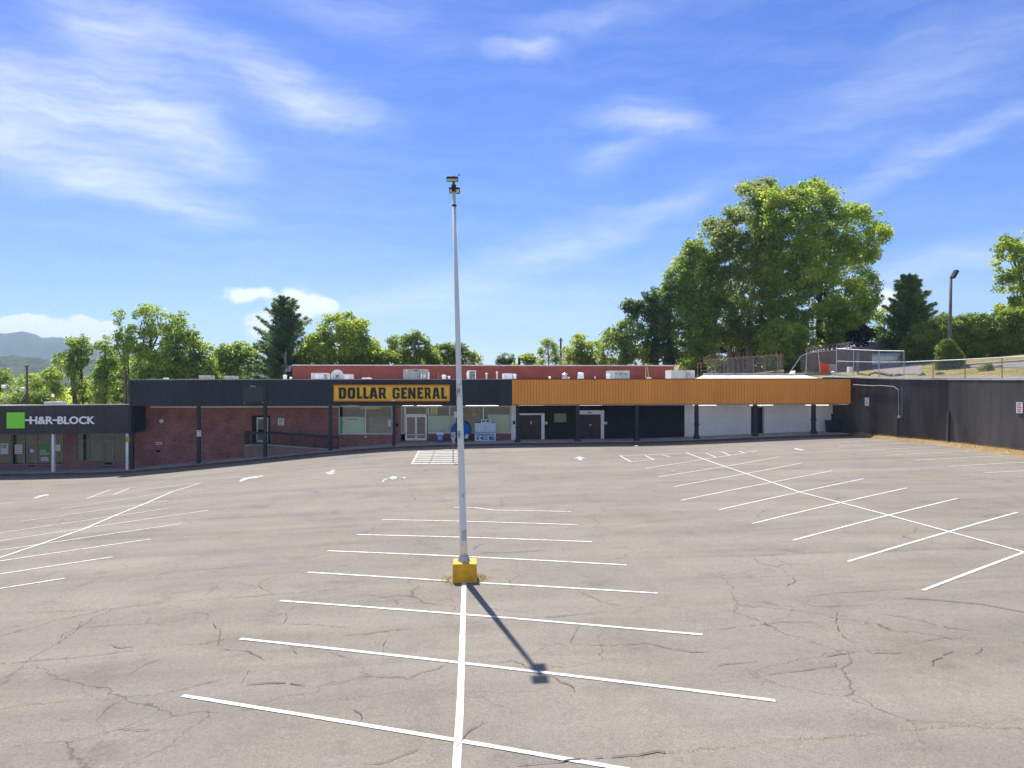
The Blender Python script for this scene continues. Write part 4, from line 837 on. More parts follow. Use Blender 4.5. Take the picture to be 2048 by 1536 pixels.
for k in range(9):
    y = Yq + .14 + k * .14; MB().box(Xs[0] - .012, Xs[0] + .012, y - .012, y + .012, zl, hl - .06).build('baluster', 'black_metal', rl)
MB().box(Xs[0] - .03, Xs[0] + .03, Yq + .05, YW - .02, hl - .06, hl).build('top_rail', 'black_metal', rl)
MB().tube([(Xs[2], Yq, hr - .1), (Xs[2] + .4, Yq, hr - .14), (Xs[2] + .5, Yq, hr - .22), (Xs[2] + .5, Yq, hr - .32)], .03, 6).build('rail_end', 'black_metal', rl)
# ------------------------------------------------------------------ notices, boxes and machines by the shop fronts
def notice(x0, x1, y0, y1, Y, label, n, pm='print_grey', name='wall_notice', plate='white_paint'):
    s = thing(name, label, 'sign', at((x0 + x1) / 2, y1, Y)); MB().px(x0, x1, y0, y1, Y, .025).build('sign_plate', plate, s)
    bars(x0 + (x1 - x0) * .15, x1 - (x1 - x0) * .12, [y0 + (y1 - y0) * (i + .75) / (n + .5) for i in range(n)], Y - .004, pm, s, (y1 - y0) * .2 / n); return s
notice(555.8, 568, 836, 851, YW - .05, 'white notice with grey print on the brick wall right of the ramp door', 5)
notice(393.6, 401.6, 861, 865.6, YC - .18, 'small upper white plate on the black column in front of the brick wall', 1, 'print_red', 'column_sign')
notice(393.6, 401.6, 866.4, 872.8, YC - .18, 'lower white plate with red print on the black column by the brick wall', 2, 'print_red', 'column_sign')
notice(908.4, 917.4, 823.4, 834.8, YC - .18, 'white notice on the column beside the blue accessible parking sign', 3, 'print_red', 'column_sign')
hp = gat(906, 925.5); zg = float(gz(hp[0], hp[1])); Yh = hp[1]
s = thing('accessible_parking_sign', 'blue accessible parking sign with lower plates on a thin rusty post', 'sign', (hp[0], Yh, zg))
MB().tube([(hp[0], Yh, zg - .1), (hp[0] + .02, Yh, uz(907, 864, Yh))], .03, 6).build('post', 'rusty_steel', s)
def onplate(a, b, c, d, m, nm, o=.03): return MB().px(a, b, c, d, Yh - o, .012).build(nm, m, s)
onplate(902.2, 910.6, 865.4, 876.6, 'white_paint', 'sign_plate', .034); onplate(903.0, 909.8, 866.4, 875.6, 'sign_blue', 'sign_face', .048)
c = at(906.6, 872.2, Yh); k = .01; mb = MB(); yy = Yh - .05
for j in range(14):
    a0, a1 = -2.3 + j * .3, -2.3 + (j + 1) * .3; p = lambda r, a: (c[0] + r * math.cos(a), yy, c[2] + r * math.sin(a)); mb.quad(p(.055, a0), p(.08, a0), p(.08, a1), p(.055, a1))
mb.quad((c[0] - .03, yy, c[2] + .02), (c[0] + .01, yy, c[2] + .02), (c[0] - .01, yy, c[2] + .14), (c[0] - .05, yy, c[2] + .14)); mb.lathe((c[0] - .035, yy, c[2] + .15), [(.026, 0), (.03, .02), (.02, .045)], 8); mb.build('symbol', 'white_paint', s)
onplate(903.0, 910.6, 877.4, 881.6, 'sign_blue', 'lower_plate'); onplate(904.2, 911, 882.4, 886.4, 'sign_blue', 'lower_plate')
bars(904, 909.8, [878.6, 880.4], Yh - .034, 'white_paint', s, .45); bars(905, 910, [884.4], Yh - .034, 'white_paint', s, .7)
def floorz(x, Y): return float(walk(ux(x, Y))) + (Y - YK) * .012 + .001
nb = thing('newspaper_box', 'small blue newspaper box with a pale top, left of the blue bin', 'box', (ux(879.6, 64.9), 64.9, floorz(880, 64.9))); Yb = 64.9; zf = floorz(880, Yb)
MB().box(ux(873.6, Yb), ux(887, Yb), Yb, Yb + .5, zf, uz(880, 870.5, Yb)).build('body', 'bin_blue', nb, bevel=.02)
a, b, zc = ux(872.8, Yb), ux(887.4, Yb), uz(880, 870.4, Yb); zt_ = uz(880, 863.4, Yb)
MB().hexa([(a, Yb - .03, zc), (b, Yb - .03, zc), (b, Yb + .52, zc), (a, Yb + .52, zc), (a, Yb + .05, zt_), (b, Yb + .05, zt_), (b, Yb + .5, zt_), (a, Yb + .5, zt_)]).build('top', 'ice_white', nb, bevel=.02)
MB().px(876.4, 883.6, 873, 878.8, Yb - .02, .02).build('window_card', 'paper', nb); MB().px(878.4, 882, 874.2, 877.6, Yb - .026, .006).build('print', 'bin_blue', nb)
gb_ = thing('donation_bin', 'big round blue drop bin with a pale label, behind the lamp post', 'bin', (ux(922, 64.7), 64.7, floorz(922, 64.7))); c = at(922, 863.5, 64.9); zf = floorz(922, 64.9); r = c[2] - zf - .02
mb = MB(); prof = [(r * math.cos(t) * 1.08 + .001, r + r * math.sin(t)) for t in np.linspace(-1.2, 1.52, 16)]; mb.lathe((c[0], 64.9, zf + .06), prof, 28, 1, .8); mb.build('body', 'bin_blue', gb_, smooth=True)
MB().lathe((c[0], 64.9, zf), [(r * .45, 0), (r * .5, .1)], 20).build('foot', 'black_trim', gb_)
p = at(932.5, 871.5, 64.9); MB().hexa([(p[0] - .16, p[1] - .76, p[2] - .14), (p[0] + .12, p[1] - .70, p[2] - .22), (p[0] + .14, p[1] - .62, p[2] - .20), (p[0] - .14, p[1] - .66, p[2] - .12), (p[0] - .04, p[1] - .76, p[2] + .2), (p[0] + .24, p[1] - .68, p[2] + .12), (p[0] + .24, p[1] - .6, p[2] + .12), (p[0] - .04, p[1] - .66, p[2] + .2)]).build('label_card', 'paper', gb_)
ic = thing('ice_merchandiser', 'white and blue ice cabinet with two doors and big ICE lettering', 'ice machine', (ux(971, 64.9), 64.9, floorz(971, 64.9))); Yi = 64.9; zf = floorz(971, Yi)
MB().box(ux(949.4, Yi), ux(992, Yi), Yi, Yi + .85, zf, uz(970, 846, Yi)).build('cabinet', 'ice_white', ic, bevel=.02)
for a, b in ((951.5, 969.2), (971.4, 990)): MB().px(a, b, 848.4, 864, Yi - .05, .045).build('door', 'ice_white', ic, bevel=.015)
for a in (968, 971.8): MB().px(a, a + 1, 853, 859, Yi - .09, .03).build('handle', 'grey_metal', ic)
MB().px(951, 990.6, 864.4, 865.2, Yi - .02, .018).build('door_sill', 'ice_blue', ic)
for (t, a, b, c_, d) in (('I', 954, 957, 873, 879.6), ('C', 960.6, 975.4, 873, 879.6), ('E', 978.4, 989, 873, 879.6)):
    for g in glyphs(t, ux(a, Yi - .012), ux(b, Yi - .012), uz(a, d, Yi - .012), uz(a, c_, Yi - .012), Yi - .012, .01, .06): g.build('letter', 'ice_blue', ic)
mb = MB(); rr = random.Random(3); x = 953.5
while x < 988: w_ = rr.uniform(.9, 1.9); mb.px(x, x + w_, 867.4 + rr.uniform(0, .8), 871.4, Yi - .01, .008); x += w_ + .9
mb.build('small_lettering', 'ice_blue', ic)
MB().px(962.2, 981, 838, 846, Yi + .1, .2).build('top_sign', 'ice_white', ic, bevel=.01)
for k, g in enumerate(glyphs('ICE', ux(964.4, Yi + .09), ux(979, Yi + .09), uz(970, 844.6, Yi), uz(970, 839.6, Yi), Yi + .09, .01, .05)): g.build('letter', 'ice_blue', ic)
bn = thing('trash_bin', 'low wide black bin standing at the end of the white wall', 'bin', (ux(1672, 64.6), 64.6, floorz(1672, 64.6))); Yb = 64.6; zf = floorz(1672, Yb)
a, b, zt_ = ux(1658.6, Yb), ux(1685, Yb), uz(1672, 843.4, Yb); MB().hexa([(a + .05, Yb + .04, zf), (b - .05, Yb + .04, zf), (b - .05, Yb + .8, zf), (a + .05, Yb + .8, zf), (a, Yb, zt_), (b, Yb, zt_), (b, Yb + .85, zt_), (a, Yb + .85, zt_)]).build('body', 'black_metal', bn, bevel=.02)
MB().hexa([(a - .04, Yb - .05, zt_), (b + .04, Yb - .05, zt_), (b + .04, Yb + .9, zt_), (a - .04, Yb + .9, zt_), (a + .02, Yb + .03, zt_ + .12), (b - .02, Yb + .03, zt_ + .12), (b - .02, Yb + .85, zt_ + .12), (a + .02, Yb + .85, zt_ + .12)]).build('lid', 'black_metal', bn, bevel=.02)
p = at(1664, 834, YW - .15); tag(MB().tube([(p[0], YW + .02, p[2] + .25), (p[0], p[1], p[2] + .25), (p[0], p[1], p[2] - .25), (p[0] + .1, p[1], p[2] - .35)], .07, 8).build('wall_standpipe', 'black_trim'), 'short dark standpipe on the white wall above the bin', 'pipe')
# ------------------------------------------------------------------ the tall floodlight in the middle of the lot
PB = gat(929, 1166); Yp = PB[1] + .31; zg = float(gz(PB[0], PB[1])); hb = uz(929, 1128, Yp - .3) - zg; xb = ux(929.5, Yp - .3)
lp = thing('parking_light_pole', 'tall pale grey floodlight pole on a yellow concrete block in the middle of the lot', 'light pole', (xb, Yp, zg))
mb = MB(); w0, w1 = .315, .302; mb.hexa([(xb - w0, Yp - w0, zg - .15), (xb + w0, Yp - w0, zg - .15), (xb + w0, Yp + w0, zg - .15), (xb - w0, Yp + w0, zg - .15), (xb - w1, Yp - w1, zg + hb), (xb + w1, Yp - w1, zg + hb), (xb + w1, Yp + w1, zg + hb), (xb - w1, Yp + w1, zg + hb)]); mb.build('concrete_base', 'yellow_paint', lp, bevel=.018)
p0 = np.array((ux(928, Yp), Yp, zg + hb)); p1 = np.array((ux(907.6, Yp), Yp, uz(907.6, 380, Yp))); zt_ = p1[2]
mb = MB(); mb.lathe(tuple(p0), [(.165, 0), (.165, .02), (.15, .05), (.12, .16), (.105, .17)], 12); mb.build('base_flange', 'galvanised', lp)
mb = MB()
for k in range(4): mb.lathe((p0[0] + .135 * math.cos(.8 + k * 1.571), p0[1] + .135 * math.sin(.8 + k * 1.571), p0[2] + .02), [(.02, 0), (.02, .05)], 6)
mb.build('anchor_bolt', 'rusty_steel', lp)
MB().tube([p0 + (p1 - p0) * t for t in (.016, .06, .065, .3, .6, 1)], [.098, .096, .092, .082, .066, .045], 16).build('pole', 'pole_paint', lp, smooth=True)
top = p1
mb = MB(); mb.tube([top, top + np.array((-.005, 0, .36))], .03, 8); mb.box(top[0] - .06, top[0] + .06, Yp - .05, Yp + .05, top[2] + .05, top[2] + .13); mb.build('bracket', 'lamp_black', lp)
def flood(x0, x1, y0, y1, tilt, yo, name='floodlight'):
    a, b, zc = ux(x0, Yp), ux(x1, Yp), uz((x0 + x1) / 2, (y0 + y1) / 2, Yp); h = (uz(x0, y0, Yp) - uz(x0, y1, Yp)) / 2; t = R(tilt); D = .34; t = R(tilt)
    # housing: a flat box tipped so that its lens looks down towards the lot
    up = np.array((0, -math.sin(t), math.cos(t))); fw = np.array((0, math.cos(t), math.sin(t))); c = np.array(((a + b) / 2, Yp + yo, zc)); sx = np.array(((b - a) / 2, 0, 0))
    P = lambda i, j, k: c + sx * i + fw * j * D / 2 + up * k * .028
    m = MB(); m.hexa([P(-1, -1, -1), P(1, -1, -1), P(1, 1, -1), P(-1, 1, -1), P(-.94, -.9, 1), P(.94, -.9, 1), P(.94, .9, 1), P(-.94, .9, 1)]); f = m.build(name, 'lamp_black', lp, bevel=.008)
    m = MB(); q = lambda i, j: c + sx * i + fw * j * D / 2 - up * .031; m.quad(q(-.86, -.82), q(-.86, .5), q(.86, .5), q(.86, -.82)); m.build('lens', 'lamp_lens', f)
    m = MB()
    for i in np.linspace(-.8, .8, 9): m.hexa([c + sx * (i - .03) + fw * -.12 + up * .026, c + sx * (i + .03) + fw * -.12 + up * .026, c + sx * (i + .03) + fw * .12 + up * .026, c + sx * (i - .03) + fw * .12 + up * .026, c + sx * (i - .03) + fw * -.1 + up * .042, c + sx * (i + .03) + fw * -.1 + up * .042, c + sx * (i + .03) + fw * .1 + up * .042, c + sx * (i - .03) + fw * .1 + up * .08])
    m.build('cooling_fins', 'lamp_black', f)
flood(893.6, 917, 359, 366, 0, -.2); flood(897.6, 920, 372, 381, -7, .2)
MB().box(*[float(q) for q in (p0[0] - .05, p0[0] + .05, Yp - .108, Yp - .06, zg + hb + .55, zg + hb + .8)]).build('hand_hole_cover', 'galvanised', lp, bevel=.01)
MB().lathe((p1[0] + .13, Yp, p1[2] + .37), [(.018, 0), (.018, .04)], 6).build('photocell', 'lamp_black', lp)
mb = MB(); mb.lathe(tuple(p0 + (p1 - p0) * .955), [(.062, 0), (.062, .05)], 10); mb.lathe(tuple(p0 + (p1 - p0) * .995), [(.06, 0), (.06, .05)], 10); mb.build('pole_band', 'lamp_black', lp)
bl = []
for _ in range(700):
    a = rnd.uniform(0, 6.28); r = .33 + abs(rnd.gauss(0, .09)); x, y = xb + r * 1.25 * math.cos(a), Yp + r * 1.1 * math.sin(a)
    if max(abs(x - xb), abs(y - Yp)) < .31 or (y < Yp - .2 and abs(x - xb) < .28): continue
    bl.append((x, y, float(gz(x, y)), rnd.uniform(.03, .10)))
blades(bl, 'weeds')['kind'] = 'stuff'
for x, y, r, lb in ((1273, 893.5, .14, 'crumpled white paper scrap on the lot before the second brown door'), (1345, 944, .09, 'small white scrap near the worn arrow at the middle right'), (1500, 893, .08, 'tiny pale scrap on the lot in front of the dark single door')):
    p = gat(x, y); z = float(gz(p[0], p[1])); m = MB(); m.lathe((p[0], p[1], z), [(r * .7, 0), (r, r * .3), (r * .6, r * .6), (r * .1, r * .7)], 7, 1.3, .8); m.v = [(a + rnd.uniform(-.3, .3) * r, b + rnd.uniform(-.3, .3) * r, c + rnd.uniform(0, .15) * r) for a, b, c in m.v]; tag(m.build('paper_scrap', 'paper'), lb, 'litter')
# ------------------------------------------------------------------ red building behind, roof equipment
YR = 84.0
rb = thing('rear_building', 'long dark red painted building standing behind the flat shop roof', 'building', (0, 92, 0))
MB().box(ux(585, YR), ux(1348, YR), YR, YR + 16, -3, uz(960, 732, YR)).build('wall', 'red_wall', rb)
a, b, zt_ = ux(584.4, YR), ux(1348.6, YR), uz(960, 729.6, YR); MB().box(a, b, YR - .06, YR + .3, zt_ - .13, zt_).build('coping', 'wall_cap', rb)
MB().px(1036.4, 1041, 716.4, 731, YR + 8, .5).build('chimney', 'black_trim', rb)
RZ = 5.062
def rbox(x0, x1, y0, Y, dep): return MB().box(ux(x0, Y), ux(x1, Y), Y, Y + dep, RZ, uz((x0 + x1) / 2, y0, Y))
def hvac(x0, x1, y0, Y, dep, m, label, parts=(), name='rooftop_unit', cat='rooftop unit'):
    t = thing(name, label, cat, ((ux(x0, Y) + ux(x1, Y)) / 2, Y + dep / 2, RZ)); rbox(x0, x1, y0, Y, dep).build('casing', m, t, bevel=.02)
    for (n, pm, a, b, c, d, o) in parts: MB().px(a, b, c, d, Y - o, o).build(n, pm, t)
    return t
def conduit(pts, Y, m='galvanised', r=.03): return [at(x, y, Y) for x, y in pts]
hvac(622, 655, 746, 75, 1.4, 'cream_metal', 'cream rooftop unit just left of the round satellite dish', [('panel', 'white_metal', 630, 647, 748, 757.5, .02), ('louvre', 'grey_metal', 648.5, 654, 749, 757.5, .03)])
t = hvac(687, 704, 748.4, 76, 1.2, 'cream_metal', 'small cream rooftop box half hidden behind the dish', [('panel', 'white_metal', 690, 698, 750, 758, .02)])
Y = 66.4; c = at(675, 752, Y); ds = thing('satellite_dish', 'round white satellite dish facing the lot on the black fascia', 'satellite dish', (c[0], Y, RZ)); r = 12.8 / FPX * depth(675, Y)
mb = MB(); n = 28; rings = [(0, .0), (.25, .006), (.5, .025), (.75, .06), (1, .11)]
for f, o in rings: mb.v += [(c[0] + r * f * math.cos(2 * math.pi * j / n), Y - o, c[2] + r * f * math.sin(2 * math.pi * j / n)) for j in range(n)]
for k in range(4): mb.f += [(k * n + j, k * n + (j + 1) % n, (k + 1) * n + (j + 1) % n, (k + 1) * n + j) for j in range(n)]
o = mb.build('reflector', 'white_metal', ds, smooth=True)
for k in range(8): a = k * math.pi / 4; MB().tube([(c[0] + .1 * math.cos(a), Y - .025, c[2] + .1 * math.sin(a)), (c[0] + r * .97 * math.cos(a), Y - .125, c[2] + r * .97 * math.sin(a))], .006, 5).build('rib', 'cream_metal', ds)
mb = MB(); mb.box(c[0] - .07, c[0] + .07, Y - .3, Y - .02, c[2] - .07, c[2] + .07); mb.build('receiver', 'dark_grille', ds); MB().tube([(c[0], Y + .05, c[2]), (c[0], Y + .25, RZ + .2), (c[0], Y + .25, RZ)], .05, 8).build('mast', 'grey_metal', ds)
MB().box(c[0] - .35, c[0] + .35, Y - .5, Y - .1, RZ + .2, RZ + .36).build('cable_bundle', 'black_trim', ds)
s = thing('roof_hatch', 'low white hatch on the roof edge right of the dish', 'hatch', at(733, 757, 72)); MB().px(723.5, 741, 755.6, 759.5, 72, 1).build('lid', 'white_metal', s, bevel=.05); MB().px(725, 740, 758, 764, 72.1, .8).build('curb', 'grey_metal', s)
def vent(pts, Y, r, m, label, name='vent_pipe', cat='vent'):
    return tag(MB().tube([at(x, y, Y) for x, y in pts], r, 8).build(name, m), label, cat)
tag(MB().tube([at(737.3, 765, 76), at(737.3, 748, 76)], .04, 6).tube([at(735, 742.4, 76), at(737.3, 748.5, 76), at(739.4, 742.4, 76)], .04, 6).build('forked_vent', 'rusty_steel'), 'thin pinkish forked pipe right of the white hatch', 'vent')
hvac(806, 855, 738.6, 78, 2, 'grey_metal', 'large grey rooftop air conditioner above the yellow sign', [('panel', 'grey_metal', 807.6, 819, 740.5, 757.5, .03), ('panel', 'grey_metal', 821, 838, 740.5, 757.5, .05), ('name_plate', 'white_metal', 811.6, 814, 739.6, 743.4, .08), ('louvre', 'dark_grille', 828, 836, 740, 741.6, .08), ('control_box', 'white_metal', 846.4, 850.6, 748.6, 756, .12), ('duct', 'white_metal', 841.6, 844, 747, 757, .3)], 'air_conditioner', 'air conditioner')
vent([(857.6, 768), (857.6, 744)], 75, .06, 'white_metal', 'slim white pipe at the right end of the big grey unit')
vent([(877, 768), (876.6, 744)], 75, .05, 'rusty_steel', 'slim reddish pipe between the big grey unit and the domed vent')
def mush(x, y0, w, Y, label, m='white_metal', dome=True, name='roof_vent'):
    c = at(x, 768, Y); r = w / 2 / FPX * depth(x, Y); zt_ = uz(x, y0, Y); s = thing(name, label, 'vent', (c[0], Y, RZ))
    MB().lathe((c[0], Y, RZ), [(r * .8, 0), (r * .8, max(.1, zt_ - RZ - r * .6))], 14).build('stack', m, s)
    h = zt_ - RZ - r * .7
    MB().lathe((c[0], Y, RZ), [(r, h), (r * 1.02, h + r * .25), (r * .75, h + r * .55), (r * .15, h + r * .7)] if dome else [(r * 1.1, h + r * .2), (r * .12, h + r * .7)], 14).build('cowl', m, s, smooth=dome)
    return s
mush(888, 749.4, 10, 76, 'round topped white vent hood left of the lamp post'); mush(898, 752, 6, 76, 'short white vent beside the round topped hood')
t = hvac(934.6, 952, 741, 76, .5, 'white_metal', 'white outdoor condenser with a square dark grille, right of the lamp post', [('grille', 'dark_grille', 938.6, 950, 742.6, 757.4, .02)], 'condenser_unit', 'condenser')
mb = MB()
for i in range(5): mb.px(938.6 + i * 2.75, 939.1 + i * 2.75, 742.6, 757.4, 75.95, .03)
for i in range(5): mb.px(938.6, 950, 743.6 + i * 3, 744 + i * 3, 75.94, .03)
mb.build('grille_bars', 'cream_metal', t)
mb = MB(); mb.tube([at(936, 744, 75.9), at(934, 746, 75.7), at(934.4, 757, 75.8)], .05, 6); mb.build('refrigerant_pipe', 'white_metal', t)
for x, y, lb in ((973, 745.4, 'pale pipe with a flat cap, first right of the condenser'), (994, 743, 'taller pale pipe with a flat cap left of the cream box')):
    c = at(x, y, 76); s = thing('capped_pipe', lb, 'vent', (c[0], 76, RZ)); MB().lathe((c[0], 76, RZ), [(.085, 0), (.085, c[2] - RZ - .1)], 10).build('stack', 'cream_metal', s); MB().lathe((c[0], 76, c[2] - .12), [(.14, 0), (.15, .04), (.06, .1)], 10).build('cap', 'cream_metal', s)
hvac(1005, 1025, 747, 75, 1, 'white_metal', 'small white rooftop box where the black and orange fascias meet', [('panel', 'cream_metal', 1009, 1014, 750.6, 757, .03)])
mush(1029.4, 747.8, 8, 75, 'white domed vent touching the small rooftop box')
mush(1099.5, 752.6, 5.5, 74, 'tiny white vent alone above the orange fascia', dome=False)
s = mush(1129.5, 745.4, 12, 74, 'louvred vent with a pointed white cap', 'galvanised', False, 'turbine_vent'); c = at(1129.5, 752, 74)
for k in range(10): a = k * .628; MB().box(c[0] + .27 * math.cos(a) - .015, c[0] + .27 * math.cos(a) + .015, 74 + .27 * math.sin(a) - .015, 74 + .27 * math.sin(a) + .015, RZ + .1, RZ + .62).build('vane', 'white_metal', s)
mush(1137.6, 754, 4.4, 74, 'small white stub beside the pointed vent')
c = at(1161.5, 768, 74); s = thing('exhaust_fan', 'stacked white exhaust fan with a wide skirt', 'exhaust fan', (c[0], 74, RZ)); zt_ = uz(1161, 744.6, 74) - RZ
MB().lathe((c[0], 74, RZ), [(.30, 0), (.36, .22), (.36, .3)], 16).build('curb', 'white_metal', s); MB().lathe((c[0], 74, RZ), [(.39, .28), (.41, .46), (.33, .52)], 16).build('skirt', 'white_metal', s); MB().lathe((c[0], 74, RZ), [(.3, .5), (.34, .66), (.30, .72), (.32, zt_ - .12), (.2, zt_)], 16).build('motor_dome', 'white_metal', s)
vent([(1190, 768), (1190, 752.8)], 74, .05, 'white_metal', 'short white pipe between the exhaust fan and the mint unit')
mush(1216.6, 748, 9, 74, 'white capped vent touching the mint unit')
t = hvac(1220, 1259.4, 741.4, 76, 2.4, 'mint_metal', 'boxy rooftop unit with a mint green face', [('end_panel', 'cream_metal', 1220, 1229.5, 741.6, 757.8, .04), ('top_edge', 'cream_metal', 1229.6, 1259.2, 741.4, 743.2, .03)])
for i in range(9): MB().px(1231.5 + i * 3, 1233.5 + i * 3, 746 + (i * 7 % 3), 748.6 + (i * 5 % 4), 75.985, .014).build('rust_patch', 'rusty_steel' if i % 3 == 0 else 'grey_metal', t)
ld = thing('wooden_ladder', 'narrow wooden ladder leaning against the red wall', 'ladder', at(1297, 758, 82.5))
def rail(a, b, p, q, Y0, Y1, w=.07):
    A, B = at(a, b, Y0), at(p, q, Y1); MB().tube([A, B], w / 2, 5).build('rail', 'ladder_wood', ld); return A, B
A1, B1 = rail(1291.4, 762, 1291.4, 733.4, 82.6, 83.8); A2, B2 = rail(1299.4, 762, 1294.6, 733.4, 82.6, 83.8)
for k in range(8): f = .08 + k * .12; MB().tube([A1 + (B1 - A1) * f, A2 + (B2 - A2) * f], .025, 5).build('rung', 'ladder_wood', ld)
tag(MB().px(1295.5, 1303, 754.8, 764, 79, .5).build('roof_block', 'white_metal', bevel=.05), 'small white lump on the roof at the foot of the ladder', 'block')
t = hvac(1342, 1389.8, 740.4, 72, 2.2, 'cream_metal', 'long cream rooftop unit at the right end of the red wall', [('panel', 'cream_metal', 1343, 1349, 742, 757.4, .025), ('panel', 'cream_metal', 1350.4, 1372, 742, 757.4, .03), ('panel', 'cream_metal', 1380, 1389, 742, 757.4, .02)])
MB().tube([at(1374, 762, 71.9), at(1374, 744, 71.9), at(1379, 743.6, 71.9), at(1380, 748, 71.9), at(1376, 750, 71.9)], .035, 6).build('conduit', 'grey_metal', t)
mush(570, 749.6, 9, 72, 'white square shouldered vent at the left end of the red building'); mush(581.6, 753.6, 6, 73, 'tiny white funnel vent at the left end of the red building')
hvac(397.6, 420, 751, 75, 1.4, 'grey_metal', 'low weathered grey box on the black canopy, left one of two', [('top_edge', 'cream_metal', 397.6, 420, 751, 752.6, .03)], 'roof_box', 'box'); hvac(448, 468.6, 751.8, 75, 1.4, 'grey_metal', 'low weathered grey box on the black canopy, right one of two', [('top_edge', 'cream_metal', 448, 468.6, 751.8, 753.2, .03)], 'roof_box', 'box')
tag(MB().px(326, 334, 755.6, 762, 70, .5).build('vent_hood', 'white_metal', bevel=.04), 'tiny white cap above the left part of the black fascia', 'vent')
mb = MB()
for i in range(26): x = 290 + i * 4.6; mb.px(x, x + 3, 757.6 + rnd.uniform(0, 1), 761, YF + .6, .4)
mb.build('roof_membrane_ripple', 'roof_white', main)
tag(MB().px(1665.5, 1667.5, 744, 768, 69, .15).lathe(tuple(at(1666.4, 744, 69.07)), [(.2, -.06), (.2, 0), (.08, .1)], 10).build('roof_vent', 'cream_metal'), 'pale mushroom capped pipe near the right end of the orange canopy', 'vent')
RA = ZA + 1.9
c = at(103, 806, 74); t = thing('roof_box', 'low pale box on the roof edge above the green and white shop sign', 'box', (c[0], 74, RA)); MB().box(ux(88, 74), ux(118.4, 74), 74, 75.2, RA, uz(103, 803.8, 74)).build('casing', 'grey_metal', t); MB().px(87.4, 119, 803.6, 805, 73.95, 1.3).build('lid', 'cream_metal', t)
vent([(105.6, 806), (105.6, 794)], 74.5, .05, 'rusty_steel', 'short pipe with a round white head over the low pale box'); tag(MB().lathe(tuple(at(105.6, 791, 74.5)), [(.05, -.16), (.15, -.06), (.15, .06), (.05, .16)], 10).build('vent_globe', 'white_metal'), 'small white globe on the pipe over the low pale box', 'vent')
pl = thing('utility_pole', 'brown wooden pole with a lamp behind the left shop', 'utility pole', at(54, 830, 88)); MB().tube([at(55, 840, 88), at(53.6, 731, 88)], [.16, .12], 8).build('pole', 'brown_wood', pl); MB().tube([at(49, 732.6, 88), at(58, 732, 88)], .07, 5).build('crossarm', 'brown_wood', pl)
MB().tube([at(53.8, 762, 88), at(50, 775, 88), at(47, 778, 88)], .05, 5).build('lamp_arm', 'grey_metal', pl); MB().lathe(tuple(at(46, 778.6, 87.8)), [(.1, -.3), (.36, -.12), (.36, .1), (.1, .25)], 12).build('lamp_head', 'white_metal', pl, smooth=True)
MB().tube([at(52, 782, 88), at(46, 792, 88), at(40, 803, 88)], .04, 5).build('brace', 'white_metal', pl)
yl = thing('yard_lamp', 'thin pale lamp with a round white head at the far left', 'lamp', at(13, 830, 84)); MB().tube([at(13, 830, 84), at(13, 773, 84)], .07, 6).build('pole', 'grey_metal', yl); MB().lathe(tuple(at(7.6, 773, 84)), [(.08, -.2), (.24, -.1), (.24, .08), (.08, .18)], 10).build('lamp_head', 'white_metal', yl); MB().tube([at(7.6, 772, 84), at(15.5, 769, 84), at(30, 786, 84)], .035, 5).build('arm', 'white_metal', yl)
up = thing('utility_pole', 'slim pole with pale transformer boxes in front of the dark pine', 'utility pole', at(571.4, 790, 86)); MB().tube([at(571.6, 790, 86), at(571.2, 704, 86)], [.17, .12], 8).build('pole', 'weathered_wood', up)
for (a, b, c_, d) in ((570.4, 575, 730, 743), (577, 582, 731, 743)): MB().px(a, b, c_, d, 85.7, .3).build('transformer', 'lavender_box', up)
MB().tube([at(564, 706.6, 86), at(571.2, 725, 86)], .03, 5).build('guy_wire', 'grey_metal', up); MB().px(560, 582, 748.6, 750, 85.8, .1).build('crossarm', 'weathered_wood', up)
u2 = thing('utility_pole', 'dark far utility pole with a short crossarm beside the feathery bush', 'utility pole', at(1121.6, 735, 120)); MB().tube([at(1121.6, 745, 120), at(1121.6, 676, 120)], [.22, .15], 8).build('pole', 'brown_wood', u2); MB().tube([at(1117, 680.4, 120), at(1126, 680.4, 120)], .08, 5).build('crossarm', 'brown_wood', u2); MB().tube([at(1096, 730, 120), at(1121, 713, 120)], .05, 5).build('guy_wire', 'grey_metal', u2)
for a, b, c_, lb in ((1061, 1068, 708, 'pale far off square building just above the trees'), (1126, 1132, 702, 'narrow tan far off building right of the far pole')):
    Yt = 420; s = thing('far_building', lb, 'building', at((a + b) / 2, 745, Yt)); MB().px(a, b, c_, 760, Yt, 8).build('wall', 'wall_cap', s); MB().px(a, b, c_ - .8, c_, Yt - .3, 8.6).build('roof', 'brown_door', s)
    for i in range(3): MB().px(a + 1 + i * (b - a) / 3, a + 2.2 + i * (b - a) / 3, c_ + 3, c_ + 6, Yt - .1, .1).build('window', 'dark_grille', s)
# ------------------------------------------------------------------ rear block wall, fences on the higher ground
YB = 79.0
bw = thing('rear_block_wall', 'stained white block wall behind the orange canopy roof', 'wall', at(1500, 757, YB))
MB().box(ux(1408, YB), ux(1610, YB), YB, YB + .3, 1, uz(1500, 746, YB)).build('wall', 'parapet_block', bw); a = uz(1500, 746, YB)
ew = thing('end_wall', 'grey concrete wall joining the block wall to the dark retaining wall', 'wall', at(1650, 757, 76)); q = [at(1610, 743.6, YB), at(1660, 744.4, 76), at(1702, 751.4, 68)]
for p, r in zip(q, q[1:]): MB().hexa([(p[0], p[1], 1), (r[0], r[1], 1), (r[0], r[1] + .3, 1), (p[0], p[1] + .3, 1), (p[0], p[1], p[2]), (r[0], r[1], r[2]), (r[0], r[1] + .3, r[2]), (p[0], p[1] + .3, p[2])]).build('wall_section', 'grey_concrete', ew)
